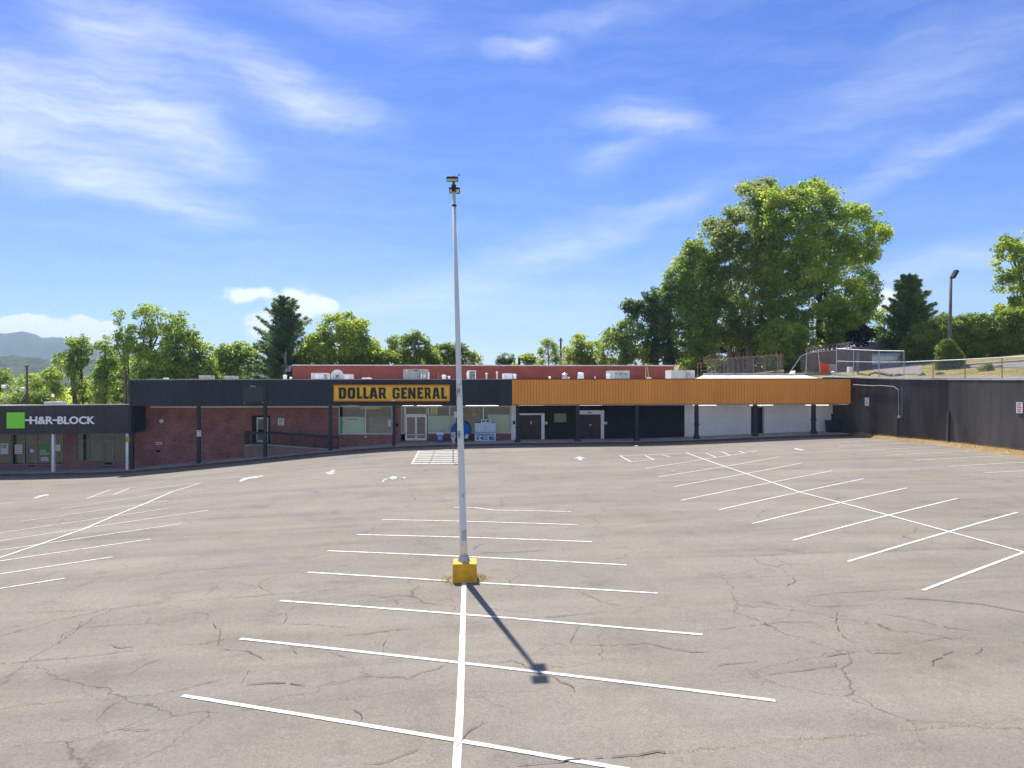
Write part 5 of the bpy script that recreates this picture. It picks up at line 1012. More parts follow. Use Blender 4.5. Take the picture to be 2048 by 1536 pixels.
def link_panel(parent, P, low):                             # P: top points; low: function x,y -> bottom z
    for a, b in zip(P, P[1:]): MB().quad((a[0], a[1], low(a)), (b[0], b[1], low(b)), tuple(b), tuple(a)).build('wire_mesh', 'chain_link', parent)
def fence(label, posts, rails, Y, panels, low_y, r=.035, m='galvanised', barb=(), pm='galvanised'):
    f = thing('chain_link_fence', label, 'fence', at(posts[0][0], low_y, Y))
    for x0, y0, x1, y1 in posts: MB().tube([at(x0, y0, Y), at(x1, y1, Y)], r * 1.2, 6).build('post', pm, f)
    for pts in rails: MB().tube([at(x, y, Y) for x, y in pts], r, 6).build('rail', m, f)
    for pts in panels: link_panel(f, [at(x, y, Y) for x, y in pts], lambda p: uz(1500, low_y, Y))
    for x, y0, x2, y2 in barb: MB().tube([at(x, y0, Y), at(x2, y2, Y - .4)], .025, 5).build('barb_arm', m, f)
    return f
f = fence('rusty chain link fence with coiled wire above the white block wall', [(1395, 727, 1396, 760), (1402, 727, 1402, 752), (1414, 718, 1415, 752)] + [(x, y, x + .8, 749) for x, y in ((1430.5, 718), (1448, 717), (1466, 716), (1486, 714.6), (1507, 713), (1529, 711.4), (1555, 709.4), (1561, 709.6))],
    [[(1394, 726.6), (1414, 725)], [(1402, 741), (1414, 740.6)], [(1414, 720.6), (1448, 717.4), (1486, 714.6), (1529, 711.4), (1567, 709.4)]], 79.6, [[(1414, 720.6), (1448, 717.4), (1486, 714.6), (1529, 711.4), (1567, 709.4)]], 749, .03, 'rusty_steel', [(1555, 709.4, 1551, 702)], 'rusty_steel')
def coil(parent, pts, Y, n, r, m='galvanised'):
    P = [at(x, y, Y) for x, y in pts]; out = []
    for i in range(n * 10 + 1):
        t = i / (n * 10) * (len(P) - 1); k = min(int(t), len(P) - 2); c = P[k] + (P[k + 1] - P[k]) * (t - k); a = i / 10 * 2 * math.pi; out.append((c[0], c[1] + r * math.cos(a), c[2] + r * math.sin(a)))
    MB().tube(out, .012, 3, False).build('razor_coil', m, parent)
coil(f, [(1408, 722), (1420, 714), (1450, 711.5), (1500, 708), (1565, 704)], 79.4, 26, .28, 'rusty_steel')
f2 = fence('bent chain link fence with leaning posts above the end of the orange canopy', [(1613, 706, 1612, 746), (1636.6, 703, 1640, 745), (1672.6, 694, 1673.4, 748)], [[(1583, 740), (1602, 712.4), (1613, 707), (1637, 703.6), (1672, 700.4)]], 76.5, [[(1602, 712.4), (1613, 707), (1637, 703.6), (1672, 700.4)]], 746, .04, barb=[(1615, 706, 1611, 699.6), (1637, 703.6, 1632, 695.8)])
coil(f2, [(1618, 700), (1650, 695), (1700, 692)], 76.3, 12, .3)
def wallpost(x): return None
f3 = thing('chain_link_fence', 'long chain link fence with a pale top rail along the retaining wall top', 'fence', (wallx(60), 60, walltop(60)))
def on(x, y):                                               # photo pixel -> the vertical sheet standing on the wall top
    d = ray(x, y)
    for t in np.arange(30, 78, .02):
        p = C0 + d * t
        if p[0] >= wallx(min(p[1], 67.4)) + .15: return p
T = [(1673, 697), (1707, 699), (1758, 701.4), (1808, 702)]; Lw = [(1808, 724), (1866, 721.6), (1930, 718.8), (2004, 715), (2070, 711.6)]
PT, PL = [on(*p) for p in T], [on(*p) for p in Lw]
yb = lambda p: walltop(min(p[1], 66.5))
for p in (PT[0], PT[1] , PT[2], PT[3]): MB().tube([(p[0], p[1], yb(p) - .1), tuple(p)], .032, 6).build('post', 'galvanised', f3)
for p in PL[1:4] + [PL[4]]: MB().tube([(p[0], p[1], yb(p) - .1), tuple(p)], .032, 6).build('post', 'rusty_steel', f3)
MB().tube(PT, .032, 6).build('top_rail', 'white_metal', f3); MB().tube(PL, .03, 6).build('top_rail', 'white_metal', f3); MB().tube([on(1673, 722), on(1707, 723.4), on(1758, 724.4), on(1808, 724)], .025, 6).build('middle_rail', 'cream_metal', f3)
link_panel(f3, PT, yb); link_panel(f3, PL, yb); coil(f3, [(1676, 694), (1690, 691), (1705, 690)], PT[0][1], 6, .3)
tag(MB().tube([at(1716.5, 704, 72), at(1715.6, 752, 72)], .12, 8).build('timber_post', 'weathered_wood'), 'thick weathered timber post behind the tall chain link section', 'post')
P = [at(1638.6, 721, 76.2), at(1645, 726, 76.1), at(1658.6, 729.4, 76.2)]; Q = [at(1641, 746, 76.2), at(1648, 746.6, 76.25), at(1658.6, 746, 76.2)]; mb = MB()
for i in range(2): mb.quad(Q[i], Q[i + 1], P[i + 1], P[i])
tag(mb.build('safety_net', 'orange_net'), 'bright orange safety net hanging on the bent fence', 'net')
tag(MB().px(1658.8, 1672, 728.6, 746, 76.8, .6).build('storage_box', 'lavender_box', bevel=.03), 'pale lavender box beside the orange net', 'box'); tag(MB().hexa([at(1578, 748, 77), at(1590, 748, 77), at(1590, 747.4, 77.6), at(1578, 747.4, 77.6), at(1581, 742, 77.4), at(1591, 741.4, 77.4), at(1591, 741.2, 77.6), at(1581, 741.8, 77.6)]).build('metal_sheet', 'white_metal'), 'tilted pale sheet of metal on the block wall', 'sheet')
tag(MB().px(1698.6, 1705.6, 733.6, 745, 71, .5).build('meter_box', 'white_paint', bevel=.02), 'small white box behind the tall chain link section', 'box')
def board_fence(name, label, x0, x1, ytop, ybot, Y, n, m, gap=.012, picket=False, yt2=None, yb2=None):
    f = thing(name, label, 'fence', at((x0 + x1) / 2, ybot, Y)); yt2 = yt2 or ytop; yb2 = yb2 or ybot
    for i in range(n):
        a, b = x0 + (x1 - x0) * i / n, x0 + (x1 - x0) * (i + 1) / n; t = (i + .5) / n; yt, yb_ = ytop + (yt2 - ytop) * t + rnd.uniform(-.3, .3), ybot + (yb2 - ybot) * t
        X0, X1, z0, z1 = ux(a, Y) + gap / 2, ux(b, Y) - gap / 2, uz(a, yb_, Y), uz(a, yt, Y); mb = MB()
        if picket: mb.hexa([(X0, Y, z0), (X1, Y, z0), (X1, Y + .02, z0), (X0, Y + .02, z0), (X0, Y, z1 - .1), (X1, Y, z1 - .1), (X1, Y + .02, z1 - .1), (X0, Y + .02, z1 - .1)]); mb.quad((X0, Y, z1 - .1), (X1, Y, z1 - .1), ((X0 + X1) / 2, Y, z1))
        else: mb.box(X0, X1, Y + rnd.uniform(-.008, .008), Y + .025, z0, z1)
        mb.build('picket' if picket else 'board', m, f)
    for f_ in (.22, .75): MB().hexa([tuple(at(x0, lin(f_, 0, ytop, 1, ybot), Y + .03)), tuple(at(x1, lin(f_, 0, yt2, 1, yb2), Y + .03)), tuple(at(x1, lin(f_, 0, yt2, 1, yb2), Y + .08)), tuple(at(x0, lin(f_, 0, ytop, 1, ybot), Y + .08)), tuple(at(x0, lin(f_, 0, ytop, 1, ybot) - 1.4, Y + .03)), tuple(at(x1, lin(f_, 0, yt2, 1, yb2) - 1.4, Y + .03)), tuple(at(x1, lin(f_, 0, yt2, 1, yb2) - 1.4, Y + .08)), tuple(at(x0, lin(f_, 0, ytop, 1, ybot) - 1.4, Y + .08))]).build('rail', m, f)
    return f
board_fence('wooden_fence', 'brownish board fence behind the tall chain link section', 1612, 1744, 696, 746, 81, 36, 'brown_wood', yt2=692)
board_fence('wooden_fence', 'tall dark grey board fence behind the white pickets', 1738, 1862, 684, 712, 92, 40, 'weathered_wood', yt2=683)
board_fence('picket_fence', 'low white picket fence in the shade of the trees', 1744, 1858, 707, 730, 86, 42, 'picket_white', .045, True, yt2=702, yb2=726)
mb = MB()
for a, b, r, lb in (((1752, 747), (1783, 753), .13, 'long grey log lying behind the wall top'), ((1715, 749), (1740, 752), .09, 'short crooked log beside the timber post'), ((1738, 750), (1760, 746), .08, 'thin branch crossing the long log')):
    p, q = uat(*a), uat(*b); tag(MB().tube([p + np.array((0, 0, r)), (p + q) / 2 + np.array((0, .1, r * 1.6)), q + np.array((0, 0, r))], [r, r * 1.1, r * .8], 7).build('log', 'weathered_wood'), lb, 'log')
for i, (x, y, r, lb) in enumerate(((1797, 752, .3, 'flat grey rock behind the fence on the wall'), (1844, 751, .22, 'small rock left of the topiary shrub'), (1880, 749, .3, 'dark rubble heap below the topiary shrub'), (1935, 734, .25, 'dark stone at the driveway edge'), (1999, 735, .25, 'dark stone on the dry grass at the far right'))):
    p = uat(x, y); mb = MB(); mb.lathe(tuple(p - np.array((0, 0, .05))), [(r, 0), (r * 1.1, .1), (r * .8, .2), (r * .3, .27)], 9, 1.4, .8); mb.v = [(a + rnd.uniform(-.05, .05), b + rnd.uniform(-.05, .05), c + rnd.uniform(-.02, .03)) for a, b, c in mb.v]; tag(mb.build('rock', 'weathered_wood'), lb, 'rock')
wp = thing('wooden_light_pole', 'weathered wooden pole with one tilted black floodlight behind the topiary shrub', 'light pole', at(1897, 745, 68.5)); MB().tube([at(1897.4, 750, 68.5), at(1900, 650, 68.5), at(1902, 554, 68.5)], [.18, .165, .13], 10).build('pole', 'weathered_wood', wp, smooth=True)
MB().tube([at(1902, 556, 68.5), at(1906, 553, 68.3), at(1907, 550, 68.2)], .06, 6).build('bracket', 'galvanised', wp); a, b = at(1905, 556, 68.1), at(1913, 541, 68.1); d = (b - a); u = np.array((d[2], 0, -d[0])) / np.linalg.norm(d) * .17; v = np.array((0, .26, 0))
MB().hexa([a - u * .8 - v, a + u * .8 - v, a + u * .8 + v, a - u * .8 + v, b - u - v, b + u - v, b + u + v, b - u + v]).build('floodlight', 'lamp_black', wp, bevel=.03)
hz_ = at(1985, 640, 118); ho = thing('house', 'dark hipped house roof showing above the hedge at the right', 'house', at(1990, 700, 118)); A = [at(1960, 646, 118), at(2056, 646, 118)]; r0, r1 = at(1984, 625, 123), at(2040, 624, 123); B = [A[1] + np.array((0, 10, 0)), A[0] + np.array((0, 10, 0))]
mb = MB(); mb.quad(A[0], A[1], r1, r0); mb.quad(B[0], B[1], r0, r1); mb.quad(A[1], B[0], r1); mb.quad(B[1], A[0], r0); mb.build('roof', 'roof_shingle', ho); MB().box(A[0][0] + .5, A[1][0] - .5, 118.5, 127.5, A[0][2] - 6, A[0][2] - .02).build('wall', 'white_paint', ho); MB().tube([A[0], r0], .12, 5).build('ridge_trim', 'white_paint', ho)
# ------------------------------------------------------------------ trees
def leaves(P, out, s, asp, tint, name, m, parent=None, loc=(0, 0, 0), upb=.45, rand=.9):
    """one leaf-sized diamond per point, facing roughly outwards and up"""
    n = len(P); nr = NR.normal(size=(n, 3)) * rand + out * .7 + np.array((0, 0, upb)); nr /= np.linalg.norm(nr, axis=1)[:, None]
    t = NR.normal(size=(n, 3)); a = np.cross(nr, t); a /= np.linalg.norm(a, axis=1)[:, None]; b = np.cross(nr, a); s = s[:, None]
    V = np.stack([P - a * s, P + b * s * asp + nr * s * .12, P + a * s, P - b * s * asp + nr * s * .12], 1).reshape(-1, 3)
    return rawmesh(name, V, 4, tint, m, loc, parent)
def pip(px_, py_, poly):
    c = np.zeros(len(px_), bool); n = len(poly)
    for i in range(n):
        (x0, y0), (x1, y1) = poly[i], poly[(i + 1) % n]
        if y0 != y1: c ^= ((y0 > py_) != (y1 > py_)) & (px_ < (x1 - x0) * (py_ - y0) / (y1 - y0) + x0)
    return c
def edist(px_, py_, poly):
    d = np.full(len(px_), 1e9); n = len(poly)
    for i in range(n):
        a = np.array(poly[i], float); b = np.array(poly[(i + 1) % n], float); ab = b - a; t = np.clip(((px_ - a[0]) * ab[0] + (py_ - a[1]) * ab[1]) / (ab @ ab + 1e-9), 0, 1)
        d = np.minimum(d, np.hypot(px_ - a[0] - ab[0] * t, py_ - a[1] - ab[1] * t))
    return d
def tree(name, label, cat, poly, Y, m, cr=.8, dens=1.0, per=46, leaf=.20, asp=.55, thick=1.0, trunks=(), base=None, bark='bark', group=None, clear=0.0, limbs=14, gap=.0, seed=1, tr=.28, crown='crown', up=.45, bough=.3):
    """crown: leaf clumps through a volume whose outline is POLY (photo pixels at distance Y) and whose depth swells with the distance from that outline"""
    global NR
    NR = np.random.default_rng(seed); rr = random.Random(seed)
    poly = [tuple(map(float, p)) for p in poly]; x0, x1 = min(p[0] for p in poly), max(p[0] for p in poly); y0, y1 = min(p[1] for p in poly), max(p[1] for p in poly)
    k = depth((x0 + x1) / 2, Y) / FPX                          # metres per photo pixel
    n0 = int((x1 - x0) * (y1 - y0) * k * k / (cr * cr) * 6.0 * dens) + 20
    mg = .5 * cr / k; qx, qy = NR.uniform(x0 - mg, x1 + mg, n0), NR.uniform(y0 - mg, y1, n0); ok = pip(qx, qy, poly); d = edist(qx, qy, poly) * k * np.where(ok, 1, -1)
    R_ = cr * NR.uniform(.5, 1.25, len(qx)); keep = d > R_ * NR.uniform(-.25, .75, len(qx)) * np.where(NR.random(len(qx)) < .12, 1, .85) + np.where(d < 0, NR.uniform(0, .7, len(qx)) * cr, 0) - .3 * cr
    if gap:
        f = np.sin(qx * k * 1.1 + seed) * np.sin(qy * k * 1.3 + seed * 2) + .6 * np.sin(qx * k * 2.7 + qy * k * 2.1 + seed); keep &= f > gap - 1
    qx, qy, d, R_ = qx[keep], qy[keep], np.maximum(d[keep], .05), R_[keep]
    dm = d.max() if len(d) else 1
    h = thick * np.sqrt(np.maximum(0, d * (2 * dm - d))) * .85; sg = np.where(NR.random(len(qx)) < .68, -1, 1); off_ = h * sg * NR.random(len(qx)) ** .35
    base_px = base or ((x0 + x1) / 2, y1); bpt = at(base_px[0], base_px[1], Y)
    root = thing(name, label, cat, bpt, group)
    cs = np.array([at(a, b, Y + o) for a, b, o in zip(qx, qy, off_)])
    bo = cs[NR.choice(len(cs), max(4, len(cs) // 13), False)]; dd = np.linalg.norm((cs[:, None] - bo[None]) * np.array((1, 1, 1.25)), axis=2); nb = dd.argmin(1); q_ = dd.min(1) / (cr * 1.9 * NR.uniform(.8, 1.2, len(bo))[nb])
    kp = (q_ < .62 + .3 * bough) | (NR.random(len(cs)) < .10 + .3 * bough) if bough < 2 else np.ones(len(cs), bool)
    cs, R_, nb = cs[kp], R_[kp], nb[kp]; btint = NR.normal(0, .12, len(bo))
    cen = np.array(at((x0 + x1) / 2, y0 * .45 + y1 * .55, Y)); oc = cs - cen; oc /= np.linalg.norm(oc, axis=1)[:, None] + 1e-6
    cnt = (per * (R_ / cr) ** 2 * NR.uniform(.6, 1.3, len(R_))).astype(int) + 4
    idx = np.repeat(np.arange(len(cs)), cnt); u = NR.normal(size=(len(idx), 3)); u /= np.linalg.norm(u, axis=1)[:, None]
    P = cs[idx] + u * (R_[idx] * NR.random(len(idx)) ** .45)[:, None] * np.array((1, 1, .72))
    tint = np.clip((NR.normal(.5, .12, len(cs)) + btint[nb])[idx] + NR.normal(0, .15, len(idx)), 0, 1)
    leaves(P, u * .8 + oc[idx] * .6, leaf * NR.uniform(.4, 1.3, len(idx)), asp, tint, crown, m, root, upb=up)
    # trunk and limbs
    mb = MB(); stems = trunks or ([(base_px[0], base_px[1], (x0 + x1) / 2, y0 * .45 + y1 * .55, tr)])
    for (bx, by, tx, ty, r) in stems:
        A, B = at(bx, by, Y), at(tx, ty, Y); mid = (A + B) / 2 + np.array((rr.uniform(-.3, .3), rr.uniform(-.4, .4), 0)) * r * 3
        mb.tube([A, mid, B], [r, r * .8, r * .45], 8); near_ = np.argsort(np.linalg.norm(cs - B, axis=1)); L = len(near_)
        for j in range(limbs):
            c = cs[near_[int(L * (j + .5) / limbs * (.9 / len(stems) if len(stems) > 1 else .95))]]; t = rr.uniform(.45, 1); S0 = A + (B - A) * t
            if c[2] < S0[2] - 1.5: continue
            m_ = S0 * .45 + c * .55 + np.array((0, 0, .12 * np.linalg.norm(c - S0))); rl_ = r * (1 - t * .5) * .45; mb.tube([S0, m_, c], [rl_, rl_ * .6, rl_ * .18], 5)
    mb.build('trunk', bark, root)
    return root
def conifer(name, label, x, ytop, ybot, wpx, Y, m, seed=1, whorls=20, per=7, sweep=.45, leaf=.26, shape=.8, dens=1.0):
    """a trunk with whorls of up-swept branches, each a spray of needle tufts"""
    global NR
    NR = np.random.default_rng(seed); rr = random.Random(seed); A, B = at(x, ybot, Y), at(x, ytop, Y); H = B[2] - A[2]; Wd = wpx / 2 * depth(x, Y) / FPX
    root = thing(name, label, 'tree', A); MB().tube([A, A * .5 + B * .5, B], [.35, .2, .03], 8).build('trunk', 'bark', root); bm = MB(); Ps, Os = [], []
    for i in range(whorls):
        f = (i + .3) / whorls; z = A[2] + H * f; L = Wd * ((1 - f) ** shape) * rr.uniform(.8, 1.12) + .15
        for j in range(per):
            a = rr.uniform(0, 6.283); l = L * rr.uniform(.55, 1.1); s0 = np.array((A[0], A[1], z)); dirn = np.array((math.cos(a), math.sin(a), 0)); tip = s0 + dirn * l + np.array((0, 0, sweep * l * (.55 + .6 * f)))
            mid = s0 * .5 + tip * .5 - np.array((0, 0, .07 * l)); bm.tube([s0, mid, tip], [.05, .03, .01], 4)
            nt_ = int(l * 16 * dens) + 4
            for q in range(nt_):
                t = NR.random() ** .6; c = (s0 * (1 - t) ** 2 + 2 * mid * t * (1 - t) + tip * t * t); sp = (.10 + .32 * (1 - t)) * min(1.4, l) * .8
                k = 5; pts = c + NR.normal(size=(k, 3)) * np.array((sp, sp, sp * .55)); Ps.append(pts); Os.append(np.repeat((dirn * .6 + np.array((0, 0, .5)))[None], k, 0))
    P, O = np.concatenate(Ps), np.concatenate(Os); n = len(P)
    leaves(P, O, leaf * NR.uniform(.6, 1.25, n), .26, np.clip(NR.normal(.5, .22, n), 0, 1), 'crown', m, root, upb=.2); bm.build('branches', 'bark', root)
    return root
# the big trees on the rise
tree('maple_tree', 'huge broad bright yellow-green tree, the tallest crown over the orange canopy', 'tree', [(1518, 392), (1545, 372), (1575, 380), (1600, 370), (1625, 361), (1650, 372), (1674, 380), (1690, 412), (1722, 407), (1746, 411), (1765, 425), (1762, 450), (1780, 470), (1758, 520), (1735, 534), (1760, 565), (1757, 590), (1745, 612), (1756, 640), (1715, 655), (1680, 690), (1640, 700), (1600, 705), (1560, 690), (1535, 640), (1520, 560), (1506, 470)], 96, 'leaf_bright', 1.0, 1.0, 84, .20, seed=3, base=(1640, 745), tr=.5, limbs=26, bough=.85)
tree('ash_tree', 'tall grey-green tree with a rounded top left of the broad bright one', 'tree', [(1398, 475), (1416, 442), (1445, 420), (1458, 395), (1480, 375), (1510, 364), (1545, 356), (1556, 400), (1545, 480), (1555, 560), (1545, 640), (1540, 700), (1500, 690), (1450, 690), (1400, 690), (1370, 640), (1360, 560), (1372, 500)], 99, 'leaf_grey', 1.0, 1.0, 78, .20, seed=4, bough=.85, trunks=[(1459, 748, 1462, 560, .42), (1500, 748, 1505, 560, .5), (1478, 748, 1470, 600, .25)], bark='pale_bark', limbs=12)
tree('lime_tree', 'leaning green tree with a sloping left edge under the grey-green crown', 'tree', [(1328, 570), (1343, 525), (1368, 490), (1395, 470), (1418, 505), (1432, 560), (1440, 640), (1440, 728), (1350, 735), (1325, 700), (1313, 650), (1318, 600)], 95, 'leaf_green', .9, 1.0, 70, .19, seed=5, base=(1385, 750), tr=.35, bough=.9)
tree('young_maple', 'low bright leafed tree in front of the tall trunks, behind the chain link', 'tree', [(1525, 660), (1560, 640), (1605, 650), (1622, 700), (1615, 740), (1545, 745), (1520, 712)], 90, 'leaf_bright', .7, .9, 46, .2, seed=6, bough=.9, base=(1570, 755), tr=.14)
tree('undergrowth_tree', 'dark bushy tree filling the gap between the tall trunks', 'tree', [(1360, 755), (1380, 690), (1420, 660), (1480, 650), (1530, 660), (1600, 690), (1630, 755)], 108, 'leaf_dark', .9, 1.0, 40, .24, seed=7, bough=1.0)
tree('plum_tree', 'dark purple leafed tree at the foot of the broad bright one', 'tree', [(1620, 712), (1635, 660), (1665, 640), (1700, 632), (1738, 650), (1765, 690), (1765, 712)], 98, 'leaf_purple', .8, 1.2, 50, .2, seed=8)
tree('ivy_clad_tree', 'crooked ivy covered tree with a bare left limb', 'tree', [(1242, 612), (1262, 600), (1275, 606), (1292, 578), (1312, 573), (1328, 590), (1336, 640), (1348, 728), (1292, 730), (1290, 690), (1300, 650), (1288, 622), (1266, 640), (1252, 632)], 93, 'leaf_dark', .6, 1.1, 46, .18, seed=9, bough=.6, trunks=[(1312, 745, 1310, 600, .4), (1302, 690, 1262, 622, .16)])
tree('locust_tree', 'leafy mid green tree left of the ivy covered one', 'tree', [(1198, 695), (1212, 665), (1236, 648), (1262, 636), (1290, 655), (1304, 732), (1198, 732)], 92, 'leaf_green', .7, 1.0, 46, .18, seed=10, bough=.8)
tree('elder_bush', 'loose bright green bush above the middle right of the red wall', 'bush', [(1132, 705), (1146, 675), (1165, 669), (1184, 678), (1206, 688), (1226, 740), (1126, 740)], 95, 'leaf_bright', .6, 1.0, 40, .17, seed=11, bough=.6)
tree('sumac_bush', 'feathery pale bush with upright sprays beside the far pole', 'bush', [(1076, 705), (1084, 682), (1096, 676), (1110, 684), (1117, 702), (1122, 735), (1072, 735)], 100, 'leaf_bright', .5, .9, 34, .17, .3, seed=12, limbs=24, tr=.1)
tree('low_tree', 'low yellowish treetop left of the feathery bush', 'tree', [(1028, 735), (1036, 716), (1055, 707), (1076, 712), (1082, 735)], 108, 'leaf_bright', .6, .9, 36, .18, seed=13)
tree('round_tree', 'small round dark treetop in the gap right of the lamp post', 'tree', [(992, 735), (997, 715), (1011, 707), (1025, 711), (1032, 735)], 115, 'leaf_dark', .55, 1.2, 46, .16, seed=14)
tree('hackberry_tree', 'rounded green treetop cut by the lamp post', 'tree', [(858, 702), (880, 690), (905, 687), (930, 692), (948, 704), (960, 710), (974, 735), (860, 735)], 96, 'leaf_green', .7, 1.0, 46, .18, seed=15, bough=.7)
tree('redbud_tree', 'wide drooping green tree just left of the lamp post', 'tree', [(783, 694), (778, 680), (800, 669), (812, 672), (830, 660), (846, 671), (862, 690), (872, 702), (884, 735), (790, 735)], 91, 'leaf_green', .65, 1.1, 48, .17, seed=16, bough=.6)
tree('small_tree', 'pale low bush between the yellowish tree and the drooping one', 'bush', [(738, 735), (752, 712), (776, 704), (800, 712), (808, 735)], 89, 'leaf_bright', .6, .9, 40, .17, seed=17)
tree('yellow_maple', 'broad yellow-green tree right of the dark pine', 'tree', [(608, 694), (628, 665), (648, 648), (656, 634), (668, 632), (690, 624), (716, 634), (733, 648), (740, 680), (754, 688), (768, 702), (757, 735), (606, 738), (596, 716)], 90, 'leaf_bright', .75, 1.15, 52, .19, seed=18, tr=.32, bough=.7)
conifer('pine_tree', 'tall dark pine with a spiky crown against the white cloud', 568, 594, 775, 158, 90, 'leaf_pine', 19, 19, 9, .62, .21, .66, 1.15)
tree('walnut_tree', 'light green tree left of the dark pine', 'tree', [(420, 705), (440, 684), (470, 679), (498, 688), (518, 712), (530, 770), (416, 770)], 94, 'leaf_green', .75, 1.0, 46, .19, seed=20, bough=.7)
tree('hickory_tree', 'sloping green tree between the tall airy one and the pale one', 'tree', [(332, 665), (346, 634), (368, 624), (382, 648), (404, 678), (426, 705), (440, 770), (326, 770), (322, 710)], 88, 'leaf_green', .75, 1.0, 46, .19, seed=21, bough=.7)
tree('cherry_tree', 'tall airy tree with dark forked limbs over the black fascia', 'tree', [(252, 655), (264, 627), (288, 614), (315, 606), (338, 622), (350, 660), (345, 700), (338, 770), (268, 770), (258, 705)], 86, 'leaf_green', .7, .85, 42, .18, seed=22, gap=.35, trunks=[(294, 800, 303, 665, .26), (303, 700, 322, 650, .13), (296, 720, 280, 650, .1)], limbs=16)
tree('slim_tree', 'slim tree with two bare pale trunks at the corner of the black fascia', 'tree', [(224, 650), (226, 632), (238, 620), (258, 626), (268, 655), (268, 720), (254, 740), (236, 715), (224, 672)], 84, 'leaf_green', .55, .8, 36, .16, seed=23, gap=.45, trunks=[(251, 815, 244, 660, .16), (245, 720, 232, 680, .07), (256, 815, 255, 690, .11)], limbs=10)
tree('leaning_tree', 'bushy tree left of the two bare pale trunks', 'tree', [(192, 684), (206, 664), (226, 672), (234, 700), (240, 745), (232, 815), (180, 815), (192, 740)], 88, 'leaf_green', .65, 1.0, 42, .17, seed=24, gap=.15, trunks=[(208, 825, 210, 700, .22)])
tree('wild_cherry', 'ragged tree with a thick dark trunk, leftmost of the tall ones', 'tree', [(108, 715), (114, 690), (128, 678), (145, 672), (164, 664), (178, 690), (182, 715), (165, 738), (178, 815), (118, 815), (134, 745), (110, 724)], 92, 'leaf_green', .65, .95, 42, .17, seed=25, gap=.25, trunks=[(152, 830, 138, 705, .3), (166, 830, 160, 690, .14)], limbs=14)
tree('wayside_bush', 'bright yellow-green bush at the foot of the ragged tree', 'bush', [(82, 770), (92, 745), (112, 735), (130, 748), (138, 815), (82, 815)], 104, 'leaf_bright', .8, 1.0, 46, .2, seed=26)
tree('wayside_bush', 'tangled pale green bush at the foot of the brown pole', 'bush', [(-40, 800), (10, 782), (60, 776), (100, 790), (110, 820), (-40, 820)], 98, 'leaf_green', .7, .9, 42, .17, seed=27)
tree('wayside_bush', 'green bush between the ragged tree and the slim trunks', 'bush', [(150, 815), (158, 762), (200, 735), (256, 730), (268, 815)], 98, 'leaf_green', .8, .9, 46, .19, seed=28, bough=.8)
tree('wayside_bush', 'bright bush just over the left end of the black fascia', 'bush', [(250, 775), (266, 722), (330, 708), (400, 716), (436, 770)], 98, 'leaf_bright', .8, .8, 46, .19, seed=29, bough=.8)
tree('shade_tree', 'dark rounded tree at the very left edge', 'tree', [(-60, 810), (-60, 745), (-20, 735), (20, 742), (34, 765), (36, 812)], 122, 'leaf_green', .9, 1.0, 46, .22, seed=30)
tree('shade_tree', 'pale yellow-green tree behind the brown pole', 'tree', [(22, 810), (34, 752), (55, 744), (82, 748), (98, 812)], 140, 'leaf_bright', .9, 1.0, 46, .22, seed=31)
# right side: hedge, conifer, topiary, edge tree
tree('hedge', 'long tall clipped hedge along the right side of the higher ground', 'hedge', [(1806, 724), (1808, 688), (1830, 654), (1866, 640), (1882, 630), (1908, 638), (1940, 627), (1980, 633), (2010, 622), (2048, 617), (2110, 616), (2110, 712), (2040, 712), (1960, 720), (1900, 728)], 86, 'leaf_hedge', .6, 1.5, 54, .15, thick=.8, seed=32, limbs=10, crown='foliage', bough=.8)
conifer('cedar_tree', 'dark dense pointed conifer left of the wooden lamp pole', 1817, 553, 716, 122, 91, 'leaf_cedar', 33, 24, 11, .75, .2, .6, 1.15)
tree('light_tree', 'pale green tree between the broad bright tree and the conifer', 'tree', [(1742, 700), (1745, 645), (1758, 618), (1778, 622), (1792, 650), (1798, 700)], 104, 'leaf_bright', .7, .8, 40, .19, seed=34, gap=.3)
tree('sycamore_tree', 'bright tree cut off by the right edge of the picture', 'tree', [(1978, 538), (1992, 520), (1986, 500), (2004, 474), (2030, 478), (2048, 462), (2120, 450), (2120, 650), (2048, 640), (2018, 634), (1990, 622), (2004, 600), (1984, 575), (1996, 555)], 92, 'leaf_bright', .7, 1.0, 48, .2, seed=35, gap=.3, base=(2060, 720), tr=.4, limbs=22)
tp = tree('topiary_shrub', 'dense cone shaped yellow-green shrub at the foot of the wooden lamp pole', 'shrub', [(1871, 722), (1873, 700), (1881, 688), (1893, 678), (1906, 688), (1918, 702), (1925, 718), (1921, 742), (1875, 744)], 66.5, 'leaf_topiary', .32, 2.2, 60, .075, thick=1.0, seed=36, base=(1898, 748), limbs=6, tr=.1, crown='foliage', bough=2)
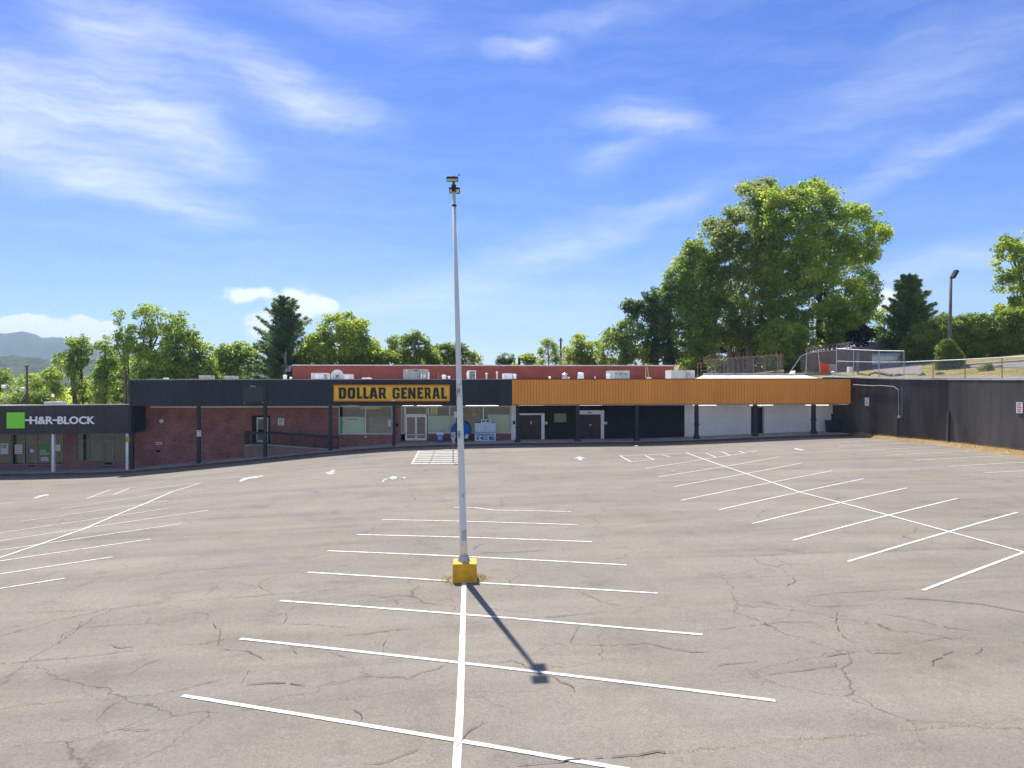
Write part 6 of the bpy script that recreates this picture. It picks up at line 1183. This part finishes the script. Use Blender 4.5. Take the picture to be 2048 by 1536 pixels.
for i, (x, y, s_, lb) in enumerate(((1920, 733, 12, 'low grassy clump right of the topiary shrub'), (1972, 742, 15, 'spiky grass clump on the dry verge near the right edge'), (1690, 742, 12, 'yellowish weed clump at the end of the concrete wall'))):
    p = uat(x, y); Yp_ = p[1]; tree('grass_clump', lb, 'plant', [(x - s_, y + 2), (x - s_ * .7, y - s_ * .8), (x, y - s_ * 1.2), (x + s_ * .8, y - s_ * .7), (x + s_, y + 2)], Yp_, 'leaf_topiary', .25, 1.0, 30, .12, .22, seed=40 + i, base=(x, y + 2), limbs=3, tr=.03, up=.1)
# far woods in the valley and under the mountain: one mass
NR = np.random.default_rng(50); Ps, Os, T = [], [], []
for _ in range(420):
    Yd = NR.uniform(150, 520); x = NR.uniform(-120, 520); X = ux(x, Yd); zc = CAMZ - 9.5 - .012 * (Yd - 150) + NR.normal(0, 1.5) + (2.0 if Yd > 380 else 0); r = NR.uniform(2.5, 5) * (1 + Yd / 900); n = 170
    u = NR.normal(size=(n, 3)); u /= np.linalg.norm(u, axis=1)[:, None]; Ps.append(np.array((X, Yd, zc)) + u * r * NR.uniform(.7, 1.05, (n, 1)) * np.array((1, 1, 1.1))); Os.append(u); T.append(np.clip(NR.normal(NR.normal(.5, .2), .12, n), 0, 1))
P = np.concatenate(Ps); leaves(P, np.concatenate(Os), NR.uniform(.35, .8, len(P)) * (1 + P[:, 1] / 600), .6, np.concatenate(T), 'valley_woods', 'leaf_bright')['kind'] = 'stuff'
# grass blades on the dry verge
bl = []
for _ in range(9000):
    x, y = rnd.uniform(1830, 2100), rnd.uniform(714, 752); p = uat(x, y) if rnd.random() < .25 else None
    if p is None or p[0] < wallx(p[1]) + 2.0: continue
    for _ in range(6): bl.append((p[0] + rnd.gauss(0, .4), p[1] + rnd.gauss(0, .8), float(uzf(p[0], p[1])) - .03, rnd.uniform(.06, .2)))
blades(bl, 'verge_grass')['kind'] = 'stuff'
# ------------------------------------------------------------------ air
m = bpy.data.materials.new('haze'); m.use_nodes = True; t = m.node_tree; t.nodes.clear()
v = N(t, 'ShaderNodeVolumePrincipled', i_Color=(.52, .74, 1.0, 1), i_Density=.00017, i_Anisotropy=.1); wire(t, v, N(t, 'ShaderNodeOutputMaterial'), 0, 'Volume'); MATS['haze'] = m
MB().box(-4500, 4500, -300, 4300, -22.5, 290).build('haze', 'haze', kind='stuff', loc=(0, 0, 0))
